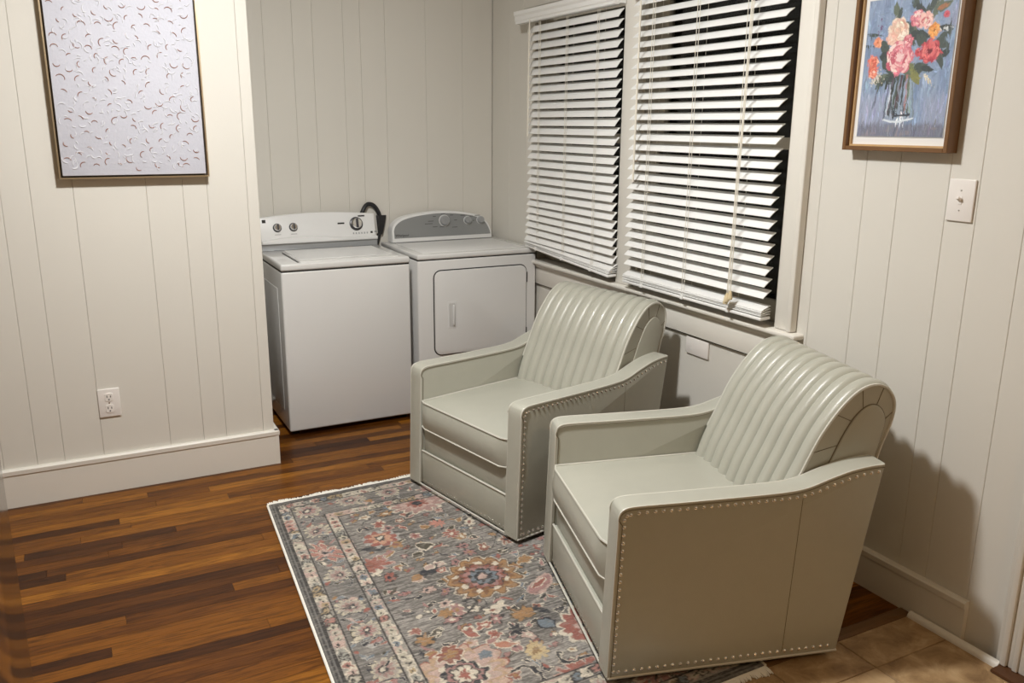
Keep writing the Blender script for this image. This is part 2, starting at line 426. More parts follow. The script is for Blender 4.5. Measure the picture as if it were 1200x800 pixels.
MB().lathe([(0.026, 0), (0.03, -0.02), (0.022, -0.045), (0.01, -0.05)], 16, (0.069, 0.49, 1.0), 'x').build('door_knob', CHROME, dr)
struct(MB().box(-0.075, 0.14, 0.43, 1.336, 0.0, 0.0125, 0.004).build('trim_10', THRESH), 'dark brown wooden door threshold at the right edge', 'threshold')

# ------------------------------------------------------------------ blinds
def blind(name, y0, y1, ztop, tilt, ladders, wand, cord, label, crook, vy):
    """slats hang in front of the casing; y0 is the near end"""
    w = y1-y0; xc = -0.055
    root = empty(name, (xc, (y0+y1)/2, ZS+0.006), label=label, cat='window blind', group='white slatted window blinds')
    zb = -(ZS+0.006)      # world z to local
    # valance with stepped profile
    pr = [(-0.010, 0), (-0.040, 0), (-0.040, 0.012), (-0.044, 0.018), (-0.044, 0.036), (-0.050, 0.046), (-0.052, 0.064), (-0.010, 0.064)]
    MB().extrude([(px, ztop+zb+pz) for px, pz in pr], -w/2-vy[0], w/2+vy[1], 'xz', bev=0.0, smooth=False).build('valance', BLIND, root)
    MB().box(-0.028, 0.028, -w/2+0.005, w/2-0.005, ztop+0.006+zb, ztop+0.055+zb).build('headrail', BLIND, root)
    # slats: crowned thin boards, the room side edge hangs lower
    sp = 0.0447; ZR = 0.876; n = int((ztop-0.035-(ZR+0.062))/sp)+1
    prof = []
    K = 6
    for k in range(K+1):
        t = -1+2*k/K; prof.append((0.025*t, 0.0016*(1-t*t)+0.0013))
    for k in range(K, -1, -1):
        t = -1+2*k/K; prof.append((0.025*t, 0.0016*(1-t*t)-0.0013))
    first = None
    for i in range(n+4):
        if i < n: z = ztop-0.035-i*sp; tl = tilt
        else: z = ZR+0.046-(i-n)*0.0085; tl = tilt*(0.62, 0.42, 0.26, 0.14)[i-n]
        rl = crook*max(0.0, min(1.0, (i-(n-7))/8.0))
        z += 0.5*w*math.tan(rl)
        if first is None:
            first = MB().extrude(prof, -w/2, w/2, 'xz').build('slat', BLIND, root); s = first
        else:
            s = first.copy(); C.objects.link(s); s.parent = root
        s.location = (0, 0, z+zb); s.rotation_euler = (rl, -math.radians(tl), 0)
        if i >= n: s.location.x = (0.0, -0.002, 0.001, -0.001)[i-n]
    zr = ZR+zb; rise = lambda yy: (yy+w/2)*math.tan(crook)
    br_ = MB().box(-0.026, 0.026, -w/2-0.001, w/2+0.001, 0.0, 0.013, 0.004).build('bottom_rail', BLIND, root)
    br_.location = (0, 0, zr+rise(0)); br_.rotation_euler = (crook, -math.radians(3), 0)
    xo = 0.0225*math.cos(math.radians(tilt)); zo = 0.0225*math.sin(math.radians(tilt))
    for ly in ladders:
        yy = ly-(y0+y1)/2
        o = MB()
        for sx in (-1, 1): o.tube([(sx*xo+sx*0.003, yy-0.006, ztop+zb), (sx*xo+sx*0.003, yy-0.006, zr+0.008+rise(yy))], 0.0012, 5)
        for i in range(n):
            z = ztop-0.035-i*sp
            o.tube([(-xo-0.003, yy-0.006, z-zo+zb-0.0035), (xo+0.003, yy-0.006, z+zo+zb-0.0035)], 0.0007, 4)
        o.build('ladder_cord', CORD, root)
        MB().tube([(-xo-0.004, yy+0.008, ztop+zb), (-xo-0.004, yy+0.008, zr+0.01+rise(yy))], 0.0013, 5).build('lift_cord', CORD, root)
    # clips under the bottom rail
    for ly in ladders:
        yy = ly-(y0+y1)/2
        MB().box(-0.032, -0.024, yy-0.010, yy+0.010, zr-0.002+rise(yy), zr+0.016+rise(yy), 0.003).build('rail_clip', BLIND, root)
    yy = wand[0]-(y0+y1)/2
    MB().tube([(-0.045, yy, ztop+0.01+zb), (-0.047, yy, ztop-0.05+zb), (-0.05, yy, wand[1]+zb)], [0.0025, 0.0042, 0.0046], 8).build('tilt_wand', CORD, root)
    if cord:
        yy = cord[0]-(y0+y1)/2
        pc = MB()
        for k, dy in enumerate((-0.004, 0.003, 0.009)):
            pc.tube([(-0.046, yy+dy, ztop+0.01+zb), (-0.049, yy+dy*0.7+0.012, 1.5+zb), (-0.050, yy+0.02+dy*1.3, cord[1]+0.03+zb-k*0.01)], 0.0016, 6)
        pco = pc.build('pull_cord', CORD, root)
        for k, dy in enumerate((-0.007, 0.005, 0.014)):
            MB().lathe([(0.004, 0.036), (0.006, 0.030), (0.008, 0.018), (0.0105, 0.004), (0.009, 0.0), (0.003, -0.001)], 12,
                       (-0.050-0.003*(k % 2), yy+0.02+dy*1.2, cord[1]-k*0.011+zb)).build('tassel', TASSEL, pco)
    return root
blind('window_blind', 3.478, 4.345, 2.150, 50, (3.64, 3.93, 4.215), (4.283, 1.545), None,
      'more tightly closed white slat blind on the window by the dryer', math.radians(3.2), (-0.004, 0.115))
blind('window_blind', 2.412, 3.352, 2.175, 37, (2.600, 2.895, 3.195), (3.262, 1.36), (2.552, 0.935),
      'more open white slat blind with pull cord, nearer the flower picture', 0.0, (0.02, 0.02))

# ------------------------------------------------------------------ outlet, switch, blank plate
def wall_outlet():
    x0, x1, z0, z1 = -2.395, -2.307, 0.346, 0.475
    r = empty('wall_outlet', ((x0+x1)/2, YL-0.0005, (z0+z1)/2), label='double electrical outlet with ivory plate on the left wall', cat='outlet')
    w, h = (x1-x0)/2, (z1-z0)/2
    MB().box(-w, w, -0.007, 0, -h, h, 0.004, 3).build('plate', PLATE, r)
    for dz in (0.026, -0.026):
        P = [(0.019*max(-0.86, min(0.86, 1.25*math.cos(a))), dz+0.0195*math.sin(a)) for a in [2*PI*k/28 for k in range(28)]]
        rc = MB().extrude(P, -0.0095, -0.006, 'xz', bev=0.001, seg=1).build('receptacle', PLATE, r)
        MB().box(-0.0085, -0.0055, -0.0102, -0.009, dz-0.001, dz+0.009).build('slot', HOLE, rc)
        MB().box(0.0055, 0.0085, -0.0102, -0.009, dz-0.001, dz+0.008).build('slot', HOLE, rc)
        MB().lathe([(0.003, -0.0102), (0.003, -0.009)], 10, (0, 0, dz-0.010), 'y').build('slot', HOLE, rc)
    MB().lathe([(0.003, -0.0085), (0.0035, -0.006)], 10, (0, 0, 0), 'y').build('screw', CHROME, r)
wall_outlet()
def light_switch():
    y0, y1, z0, z1 = 1.647, 1.735, 1.330, 1.458
    r = empty('light_switch', (-0.0005, (y0+y1)/2, (z0+z1)/2), label='white toggle light switch below the flower picture', cat='light switch')
    w, h = (y1-y0)/2, (z1-z0)/2
    MB().box(-0.007, 0, -w, w, -h, h, 0.004, 3).build('plate', PLATE, r)
    MB().box(-0.0085, -0.006, -0.006, 0.006, -0.0125, 0.0125, 0.001, 1).build('toggle_slot', PLATE, r)
    t = MB().extrude([(-0.007, -0.006), (-0.007, 0.006), (-0.022, 0.0135), (-0.024, 0.006)], -0.0045, 0.0045, 'xz', bev=0.001, seg=1, smooth=False)
    t.build('toggle', PLATE, r)
    for dz in (0.03, -0.03): MB().lathe([(0.0025, -0.0085), (0.003, -0.006)], 10, (0, 0, dz), 'x').build('screw', CHROME, r)
light_switch()
def blank_plate():
    r = empty('wall_plate', (-0.0005, 2.860, 0.655), label='blank white horizontal wall plate below the window sill between the armchairs', cat='wall plate')
    MB().box(-0.009, -0.0005, -0.076, 0.076, -0.038, 0.038, 0.003, 2).build('plate', PLATE, r)
    for dy in (-0.042, 0.042): MB().lathe([(0.0025, -0.0100), (0.003, -0.008)], 10, (0, dy, 0), 'x').build('screw', PLATE, r)
blank_plate()

# ------------------------------------------------------------------ armchairs
def smooth_path(pts, n=8):
    """Catmull-Rom through 2D points"""
    out = []
    P = [pts[0]]+list(pts)+[pts[-1]]
    for i in range(1, len(P)-2):
        for k in range(n):
            t = k/n; r = []
            for c in range(len(pts[0])):
                a, b, d, e = P[i-1][c], P[i][c], P[i+1][c], P[i+2][c]
                r.append(0.5*((2*b)+(-a+d)*t+(2*a-5*b+4*d-e)*t*t+(-a+3*b-3*d+e)*t**3))
            out.append(tuple(r))
    out.append(tuple(pts[-1])); return out
def resample(path, step):
    out = [path[0]]; acc = 0.0
    for a, b in zip(path[:-1], path[1:]):
        L = math.dist(a, b)
        while acc+L >= step and L > 0:
            t = (step-acc)/L; a = tuple(u+(v-u)*t for u, v in zip(a, b)); out.append(a); L = math.dist(a, b); acc = 0.0
        acc += L
    return out
HW = 0.39; AT = 0.083; ZB = 0.030
arm_top = smooth_path([(0.020, 0.545), (0.027, 0.562), (0.045, 0.572), (0.085, 0.575), (0.20, 0.575), (0.40, 0.576), (0.53, 0.579), (0.60, 0.588), (0.67, 0.611), (0.74, 0.631), (0.80, 0.640), (0.845, 0.642)], 6)
arm_prof = [(0.0, ZB), (0.010, 0.30), (0.018, 0.52)] + arm_top + [(0.75, ZB)]
back_front = [(0.545, 0.40), (0.575, 0.50), (0.625, 0.612), (0.672, 0.712), (0.730, 0.797), (0.788, 0.851), (0.845, 0.868), (0.894, 0.849), (0.922, 0.803), (0.919, 0.740), (0.893, 0.66), (0.868, 0.56), (0.80, 0.29), (0.752, 0.035)]
back_path = smooth_path(back_front, 6)
def normals2(path):
    o = []
    for i in range(len(path)):
        a = path[max(0, i-1)]; b = path[min(len(path)-1, i+1)]
        dx, dz = b[0]-a[0], b[1]-a[1]; l = math.hypot(dx, dz) or 1; o.append((-dz/l, dx/l))
    return o

def nail_geo(mb, p, nrm, r=0.0066):
    n = Vector(nrm).normalized(); u = n.orthogonal().normalized(); w = n.cross(u); v = []; f = []
    for j, (rr, h) in enumerate(((1.0, 0.0), (0.78, 0.42), (0.35, 0.66))):
        for k in range(8): v.append(Vector(p)+u*(r*rr*math.cos(PI*k/4))+w*(r*rr*math.sin(PI*k/4))+n*(r*h))
    for j in range(2):
        for k in range(8): f.append((j*8+k, j*8+(k+1) % 8, (j+1)*8+(k+1) % 8, (j+1)*8+k))
    f.append(tuple(16+k for k in range(8)))
    mb.add(v, f, True)

def make_chair():
    R = empty('armchair')
    # hidden swivel plate that carries it
    MB().lathe([(0.26, 0.0125), (0.26, 0.026), (0.20, 0.0295)], 32, (0.38, 0, 0)).build('swivel_base', BLACKM, R)
    # body core
    MB().box(0.035, 0.74, -HW+AT-0.002, HW-AT+0.002, ZB, 0.300).build('seat_box', LEATHER, R)
    # arms
    for s in (-1, 1):
        a, b = sorted((s*HW, s*(HW-AT)))
        arm = MB().extrude(arm_prof, a, b, 'xz', bev=0.009, seg=3).build('arm', LEATHER, R, 40)
        for q, rr in ((s*(HW-0.003), 0.0036), (s*(HW-AT+0.003), 0.003)):
            path = [(0.002+0.016*t/5, ZB+0.005+(0.515-ZB)*t/5) for t in range(6)] + arm_top[:-1]
            MB().tube([(px+0.012 if i < 6 else px, q-(s*0.004 if abs(q) < 0.35 else -s*0.0028), pz-0.0095 if i >= 6 else pz) for i, (px, pz) in enumerate(path)], 0.0016, 5).build('seam', SEAM, arm)
            MB().tube([(px+0.003 if i < 6 else px, q, pz-0.003 if i >= 6 else pz) for i, (px, pz) in enumerate(path)], rr, 6).build('piping', WELT, arm)
        # vertical side seam
        MB().tube([(0.583, s*(HW+0.0003), 0.555), (0.562, s*(HW+0.0003), 0.05)], 0.0008, 5).build('seam', SEAM, arm)
        # bottom welt
        MB().tube([(0.004, s*(HW-0.001), ZB+0.001), (0.748, s*(HW-0.001), ZB+0.001)], 0.0045, 6).build('bottom_welt', WELT, arm)
        # nail heads: up the front, along the top, along the bottom
        nm = MB(); st = 0.0243
        front = resample([(0.021, 0.052), (0.036, 0.525)], st)
        top = resample([(px+0.012, pz-0.021) for px, pz in arm_top[4:] if px < 0.825], st)
        bot = resample([(0.036, 0.050), (0.738, 0.050)], st)
        for px, pz in front+[(0.043, 0.548)]+top+bot: nail_geo(nm, (px, s*(HW-0.0003), pz), (0, s, 0))
        no = nm.build('nailhead_trim', NAIL, R, 80); no['kind'] = 'stuff'; no['label'] = 'row of small pewter nailheads'
    nm = MB()
    for px, py in resample([(-0.36, 0.0), (0.365, 0.0)], 0.0243): nail_geo(nm, (0.003 if abs(px) > HW-AT else 0.0145, px, 0.047), (-1, 0, 0), 0.004)
    no = nm.build('nailhead_trim', NAIL, R, 80); no['kind'] = 'stuff'; no['label'] = 'row of small pewter nailheads'
    iw = HW-AT-0.002
    # lower front panel, rail, pipings
    MB().box(0.0145, 0.05, -iw, iw, ZB, 0.186, 0.006, 2).build('front_panel', LEATHER, R)
    MB().box(0.026, 0.06, -iw, iw, 0.186, 0.300, 0.008, 2).build('front_rail', LEATHER, R)
    MB().tube([(0.0155, -iw+0.003, 0.188), (0.0155, iw-0.003, 0.188)], 0.0042, 6).build('piping', WELT, R)
    MB().tube([(0.006, -HW+0.004, ZB), (0.006, HW-0.004, ZB)], 0.0042, 6).build('bottom_welt', WELT, R)
    # seat cushion: box with bulging front and crowned top
    nx, ny, nz = 14, 16, 6; bm = bmesh.new()
    x0, x1, z0, z1 = 0.010, 0.600, 0.297, 0.418
    def cp(i, j, k):
        u, v, w = i/nx, j/ny, k/nz
        x = x0+(x1-x0)*u; yv = -iw+2*iw*v; z = z0+(z1-z0)*w
        cw = 4*v*(1-v)
        if k == nz: z += 0.016*min(1, cw*1.5)*min(1, 6*u)*(0.55+0.45*(1-u)**0.3) + 0.010*u
        if k == 0: z += 0.004*(1-min(1, 6*cw))
        if i == 0: x -= 0.012*math.sin(PI*w)*min(1, 2.2*cw**0.5)
        # soften the vertical corners
        if i == 0 and (j in (0, ny)): x += 0.010
        return (x, yv, z)
    vm = {}
    for i in range(nx+1):
        for j in range(ny+1):
            for k in range(nz+1):
                if i in (0, nx) or j in (0, ny) or k in (0, nz): vm[i, j, k] = bm.verts.new(cp(i, j, k))
    for i in range(nx):
        for j in range(ny):
            for k in (0, nz): bm.faces.new((vm[i, j, k], vm[i+1, j, k], vm[i+1, j+1, k], vm[i, j+1, k]))
    for i in range(nx):
        for k in range(nz):
            for j in (0, ny): bm.faces.new((vm[i, j, k], vm[i+1, j, k], vm[i+1, j, k+1], vm[i, j, k+1]))
    for j in range(ny):
        for k in range(nz):
            for i in (0, nx): bm.faces.new((vm[i, j, k], vm[i, j+1, k], vm[i, j+1, k+1], vm[i, j, k+1]))
    bmesh.ops.recalc_face_normals(bm, faces=bm.faces[:])
    cu = MB().bm(bm, True).build('seat_cushion', LEATHER, R, 50)
    for kk, dz in ((nz, 0.0015), (0, 0.0025)):
        pts = []
        if kk == nz: pts += [(cp(i, 0, kk)[0], -iw+0.004, cp(i, 0, kk)[2]+dz) for i in range(nx, 0, -1)]
        pts += [(cp(0, j, kk)[0]-0.001, max(-iw+0.004, min(iw-0.004, cp(0, j, kk)[1])), cp(0, j, kk)[2]+dz) for j in range(ny+1)]
        if kk == nz: pts += [(cp(i, ny, kk)[0], iw-0.004, cp(i, ny, kk)[2]+dz) for i in range(1, nx+1)]
        MB().tube(pts, 0.0042, 6).build('piping', WELT, cu)
    # back: core, channels, boxed ends
    bw = 0.300
    nrm = normals2(back_path)
    inner = [(p[0]-n[0]*0.012, p[1]-n[1]*0.012) for p, n in zip(back_path, nrm)]
    core = MB().extrude(inner+[(0.60, 0.035), (0.60, 0.40)], -bw, bw, 'xz', bev=0.0)
    bo = core.build('backrest', LEATHER, R, 30)
    NC = 10; wch = 2*bw/NC
    upto = next(i for i, p in enumerate(back_path) if i > 40 and p[1] < 0.60)
    P = back_path[:upto]; Nn = nrm[:upto]
    def channel(y0, y1, sh=1.0):
        v = []; f = []; K = 12
        for i, (p, n) in enumerate(zip(P, Nn)):
            for k in range(K+1):
                t = k/K; b = 0.0165*(1-abs(2*t-1)**3.0)*sh-0.012
                v.append((p[0]+n[0]*b, y0+(y1-y0)*t, p[1]+n[1]*b))
        for i in range(len(P)-1):
            for k in range(K): f.append((i*(K+1)+k, i*(K+1)+k+1, (i+1)*(K+1)+k+1, (i+1)*(K+1)+k))
        return MB().add(v, f, True)
    first = None
    for c in range(NC):
        if first is None: o = first = channel(-bw, -bw+wch).build('channel', LEATHER, bo, 60)
        else: o = first.copy(); C.objects.link(o); o.parent = bo
        o.location = (0, c*wch, 0)
    st = next(i for i, p in enumerate(back_path) if p[1] > 0.52)
    for s in (-1, 1):
        yq = s*bw
        edge = [(p[0]-n[0]*0.008, yq, p[1]-n[1]*0.008) for p, n in zip(P[st:], Nn[st:])]
        MB().tube(edge, 0.0048, 6).build('piping', WELT, bo)
        # boxing ring seams
        off = 0.058
        ring = [(p[0]-n[0]*off, p[1]-n[1]*off) for p, n in zip(P[st:], Nn[st:])]
        # keep the inner ring a clean arch
        arch = smooth_path([(0.690, 0.560), (0.715, 0.622), (0.752, 0.707), (0.790, 0.769), (0.832, 0.798), (0.868, 0.787), (0.888, 0.746), (0.878, 0.69), (0.868, 0.64), (0.852, 0.56)], 6)
        pan = MB().extrude(arch+[(0.80, 0.50), (0.72, 0.50)], yq-s*0.004, yq+s*0.006, 'xz', bev=0.005, seg=3)
        pan.build('side_panel', LEATHER, bo, 40)
        MB().tube([(x, yq+s*0.0006, z) for x, z in arch], 0.0022, 5).build('seam', SEAM, bo)
        for (xa, za), (xb, zb2) in (((0.652, 0.655), (0.742, 0.676)), ((0.720, 0.775), (0.775, 0.750)), ((0.802, 0.852), (0.810, 0.788)), ((0.874, 0.853), (0.854, 0.795)), ((0.911, 0.770), (0.889, 0.750))):
            MB().tube([(xa, yq+s*0.0004, za), (xb, yq+s*0.0004, zb2)], 0.0012, 5).build('seam', SEAM, bo)
    return R

far_chair = make_chair()
near_chair = copy_tree(far_chair)
far_chair.location = (-1.079, 3.060, 0); far_chair.rotation_euler = (0, 0, math.radians(11.5))
near_chair.location = (-1.060, 2.175, 0); near_chair.rotation_euler = (0, 0, math.radians(-15.6))
tag(far_chair, 'grey-beige leather armchair standing next to the dryer', 'armchair', 'leather swivel armchairs')
tag(near_chair, 'grey-beige leather armchair in front of the flower picture, nearest the tile', 'armchair', 'leather swivel armchairs')

# ------------------------------------------------------------------ washer
def lettering(text, size, material, parent, loc, rot, name='lettering', ext=0.0004):
    cu = bpy.data.curves.new('text', 'FONT'); cu.body = text; cu.size = size; cu.extrude = ext
    t = bpy.data.objects.new('text', cu); C.objects.link(t)
    bpy.context.view_layer.update()
    me = bpy.data.meshes.new_from_object(t.evaluated_get(bpy.context.evaluated_depsgraph_get()))
    bpy.data.objects.remove(t); bpy.data.curves.remove(cu)
    me.materials.clear(); me.materials.append(material)
    o = bpy.data.objects.new(name, me); C.objects.link(o); o.parent = parent; o.location = loc; o.rotation_euler = rot
    return o
def make_washer():
    w = 0.690; X0 = -1.503; Y0 = 4.296; D = 0.588
    R = empty('washing_machine', (X0+w/2, Y0, 0), label='white top loading washing machine with dark knobs', cat='washing machine')
    h = w/2
    MB().box(-h, h, 0, D, 0.022, 0.876, 0.010, 3).build('cabinet', ENAMEL, R)
    # stamped side panels
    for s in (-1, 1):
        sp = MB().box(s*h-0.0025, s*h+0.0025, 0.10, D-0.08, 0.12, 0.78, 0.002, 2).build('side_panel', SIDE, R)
    dk = MB().box(-h-0.001, h+0.001, -0.002, D, 0.881, 0.917, 0.010, 3).build('top_deck', ENAMEL, R)
    MB().box(-h+0.004, h-0.004, 0.004, D-0.004, 0.874, 0.883).build('deck_gap', HOLE, R)
    # lid
    lid = MB().box(-h+0.104, h-0.058, 0.012, 0.445, 0.914, 0.9235, 0.006, 3).build('lid', ENAMEL, R)
    MB().box(-h+0.118, h-0.072, 0.075, 0.43, 0.9225, 0.9252, 0.0015, 1).build('lid_panel', ENAMEL2, lid)
    MB().box(-h+0.0935, -h+0.1005, 0.03, 0.385, 0.9165, 0.9185).build('lid_slit', HOLE, R)
    MB().box(h-0.052, h-0.047, 0.03, 0.42, 0.9165, 0.9178).build('lid_slit', GREYB, R)
    # console: curved top outline, leaning face
    Yc = 0.488
    face = [(-h+0.012, 0.966)] + [(-h+0.012+(w-0.024)*t, 1.098+0.018*math.sin(PI*t)) for t in [k/14 for k in range(15)]] + [(h-0.012, 0.966)]
    v = []; n = len(face)
    for px, pz in face: v.append((px, Yc+0.02+(pz-0.966)*0.28, pz))
    for px, pz in face: v.append((px, Yc+0.098, pz-0.004))
    f = [tuple(range(n)), tuple(range(2*n-1, n-1, -1))] + [(i, n+i, n+(i+1) % n, (i+1) % n) for i in range(n)]
    bm = bmesh.new(); vv = [bm.verts.new(p) for p in v]
    for q in f: bm.faces.new([vv[i] for i in q])
    bmesh.ops.recalc_face_normals(bm, faces=bm.faces[:])
    bmesh.ops.bevel(bm, geom=[e for e in bm.edges if all(vx.co.y < Yc+0.09 for vx in e.verts)], offset=0.008, segments=3, profile=0.5, affect='EDGES')
    co = MB().bm(bm, True).build('console', ENAMEL2, R, 40)
    # grey band with an arched upper lip
    band = [(-h+0.010, 0.917), (h-0.010, 0.917), (h-0.010, 0.968)] + [(h-0.010-(w-0.02)*t, 0.968+0.016*math.sin(PI*min(1, max(0, (t-0.3)/0.7)))) for t in [k/14 for k in range(1, 15)]]
    MB().extrude(band, Yc+0.012, Yc+0.098, 'xz', bev=0.004, seg=2).build('console_band', GREYB, R, 40)
    MB().extrude([(-h+0.012, 0.955), (h-0.012, 0.955)] + [(h-0.012-(w-0.024)*t, 0.972+0.018*math.sin(PI*min(1, max(0, (t-0.3)/0.7)))) for t in [k/14 for k in range(15)]], Yc-0.004, Yc+0.03, 'xz', bev=0.004, seg=2).build('console_lip', ENAMEL2, R, 40)
    def onface(px, pz): return (px, Yc+0.02+(pz-0.966)*0.28, pz)
    tilt = math.atan(0.28)
    def knob(wx, wz, r, ring, big=False):
        px = wx-(X0+h); p = onface(px, wz)
        k = MB().lathe([(r*1.28, 0.001), (r*1.28, -0.003), (r*1.12, -0.006)], 24, (0, 0, 0), 'y').build('knob', ring, R)
        k.location = p; k.rotation_euler = (-tilt, 0, 0)
        MB().lathe([(r, -0.004), (r*0.96, -0.020), (r*0.8, -0.024)], 24, (0, 0, 0), 'y').build('knob_cap', CHROME, k)
        MB().box(-r*0.2, r*0.2, -0.032, -0.022, -r*0.85, r*0.85, 0.002, 1).build('knob_grip', DARKK, k)
    knob(-1.395, 1.040, 0.019, DARKK); knob(-1.305, 1.040, 0.019, DARKK)
    knob(-0.940, 1.043, 0.031, DARKK, True)
    def bar(wx, wz, bw_, bh, mt, nm):
        p = onface(wx-(X0+h), wz); o = MB().box(-bw_/2, bw_/2, -0.0012, 0.001, -bh/2, bh/2).build(nm, mt, R); o.location = p; o.rotation_euler = (-tilt, 0, 0); return o
    bar(-1.030, 1.049, 0.040, 0.009, HOLE, 'label_strip'); bar(-0.905, 1.086, 0.040, 0.008, HOLE, 'label_strip')
    bar(-1.465, 1.077, 0.020, 0.018, HOLE, 'logo_mark')
    bar(-1.395, 1.003, 0.034, 0.0025, GREYP, 'label_strip'); bar(-1.305, 1.003, 0.034, 0.0025, GREYP, 'label_strip')
    for k in range(6):
        bar(-0.962+k*0.0165, 0.990, 0.007, 0.010, GREYB, 'indicator')
    bar(-0.853, 0.992, 0.013, 0.012, HOLE, 'start_button'); bar(-0.828, 0.994, 0.014, 0.008, GREYP, 'label_strip')
    # levelling feet
    for sx in (-1, 1):
        for yy in (0.05, D-0.05): MB().lathe([(0.020, 0.0), (0.022, 0.012), (0.009, 0.014), (0.009, 0.024)], 14, (sx*(h-0.04), yy, 0)).build('foot', BLACKM, R)
    return R
make_washer()
def make_hose():
    R = empty('drain_hose', (-0.770, 4.924, 0.30), label='black drain hose looping up behind the washer beside the dryer', cat='hose')
    pts = smooth_path([(-0.115, -0.006, 0.45), (-0.112, -0.006, 0.74), (-0.098, -0.012, 0.810), (-0.066, 0.0, 0.843), (-0.030, 0.0, 0.836), (-0.002, 0.002, 0.800), (0.010, 0.003, 0.760), (0.012, 0.003, 0.70)], 7)
    MB().tube(pts, 0.0125, 10).build('hose', BLACKM, R)
    MB().extrude([(-0.012, 0.775), (0.048, 0.775), (0.040, 0.735), (0.022, 0.660), (-0.002, 0.660)], -0.008, 0.016, 'xz', bev=0.004, seg=2).build('coupling', BLACKM, R, 40)
    MB().tube([(0.002, 0.004, 0.665), (-0.016, 0.004, 0.60), (-0.018, 0.004, -0.298)], 0.012, 10).build('standpipe', BLACKM, R)
make_hose()

# ------------------------------------------------------------------ dryer
def make_dryer():
    w = 0.737; X0 = -0.764; Y0 = 4.3065; D = 0.61; h = w/2
    R = empty('clothes_dryer', (X0+h, Y0, 0), label='white front loading dryer with grey arched control panel', cat='dryer')
    MB().box(-h, h, 0, D, 0.022, 0.884, 0.010, 3).build('cabinet', ENAMEL, R)
    MB().box(-h+0.004, h-0.004, 0.004, D-0.004, 0.882, 0.890).build('top_gap', HOLE, R)
    MB().box(-h-0.0005, h+0.0005, -0.003, D, 0.888, 0.917, 0.009, 3).build('top_panel', ENAMEL, R)
    MB().box(-h+0.05, h-0.05, 0.05, 0.48, 0.9165, 0.9190, 0.002, 2).build('top_recess', ENAMEL2, R)
    # door: rounded rectangle with a dark reveal
    def rr(x0, x1, z0, z1, r, n=6):
        P = []
        for cx, cz, a0 in ((x1-r, z1-r, 0), (x0+r, z1-r, 90), (x0+r, z0+r, 180), (x1-r, z0+r, 270)):
            for k in range(n+1):
                a = math.radians(a0+90*k/n); P.append((cx+r*math.cos(a), cz+r*math.sin(a)))
        return P
    o = X0+h
    dx0, dx1, dz0, dz1 = -0.669-o, -0.094-o, 0.345, 0.822
    MB().extrude(rr(dx0-0.006, dx1+0.006, dz0-0.006, dz1+0.006, 0.046), -0.0012, 0.004, 'xz', smooth=False).build('door_reveal', HOLE, R)
    dr = MB().extrude(rr(dx0, dx1, dz0, dz1, 0.04), -0.011, 0.003, 'xz', bev=0.004, seg=2).build('door', ENAMEL, R, 40)
    hx = -0.566-o
    MB().extrude(rr(hx-0.028, hx+0.026, 0.492, 0.648, 0.008), -0.0125, -0.010, 'xz', bev=0.001, seg=1).build('handle_plate', ENAMEL2, dr)
    MB().extrude(rr(hx-0.019, hx+0.017, 0.503, 0.637, 0.007), -0.0135, -0.012, 'xz', smooth=False).build('handle_recess', SIDE, dr)
    MB().box(hx+0.001, hx+0.011, -0.026, -0.012, 0.512, 0.628, 0.004, 2).build('handle', ENAMEL2, dr)
    for zz in (0.42, 0.75): MB().box(dx1+0.001, dx1+0.008, -0.006, 0.002, zz-0.03, zz+0.03).build('hinge', BLACKM, R)
    # console: arched outline
    Yc = 0.520
    def arch(m_, b_):
        # half-ellipse-like shoulders
        P = [(-h+0.047+m_, 0.9185+b_)]
        xs_ = [(-h+0.047+m_, 0.985), (-h+0.062+m_, 1.022-m_*0.4), (-h+0.115+m_*0.6, 1.060-m_), (-h+0.22, 1.081-m_), (0.0, 1.092-m_), (h-0.22, 1.081-m_), (h-0.105-m_*0.6, 1.055-m_), (h-0.055-m_, 1.012-m_*0.4), (h-0.033-m_, 0.962)]
        return P+smooth_path(xs_, 5)+[(h-0.030-m_, 0.9185+b_)]
    def slab(P, y0, y1, lean, bev):
        n = len(P); bm = bmesh.new()
        A = [bm.verts.new((x, y0+(z-0.918)*lean, z)) for x, z in P]; B = [bm.verts.new((x, y1, z)) for x, z in P]
        bm.faces.new(A); bm.faces.new(B[::-1])
        for i in range(n): bm.faces.new((A[i], B[i], B[(i+1) % n], A[(i+1) % n]))
        bmesh.ops.recalc_face_normals(bm, faces=bm.faces[:])
        es = [e for e in bm.edges if e.verts[0] in A and e.verts[1] in A]
        if bev: bmesh.ops.bevel(bm, geom=es, offset=bev, segments=2, profile=0.5, affect='EDGES')
        return MB().bm(bm, True)
    slab(arch(0, 0), Yc, Yc+0.085, 0.18, 0.005).build('console', ENAMEL2, R, 40)
    slab(arch(0.012, 0.024), Yc-0.0022, Yc+0.03, 0.18, 0).build('control_panel', GREYP, R, 40)
    tilt = math.atan(0.18)
    def onf(wx, wz, d=-0.003): return (wx-o, Yc+(wz-0.918)*0.18+d, wz)
    for wx, wz, r in ((-0.376, 1.035, 0.032), (-0.221, 1.031, 0.023), (-0.133, 1.030, 0.023)):
        k = MB().lathe([(r*1.12, 0), (r*1.12, -0.002)], 24, (0, 0, 0), 'y').build('knob', ENAMEL2, R); k.location = onf(wx, wz); k.rotation_euler = (-tilt, 0, 0)
        MB().lathe([(r, -0.001), (r*0.98, -0.010), (r*0.93, -0.016), (r*0.85, -0.021), (r*0.5, -0.022)], 24, (0, 0, 0), 'y').build('knob_cap', GREYB, k)
        MB().box(-r*0.12, r*0.12, -0.025, -0.021, -r*0.8, r*0.8, 0.001, 1).build('knob_grip', GREYB, k)
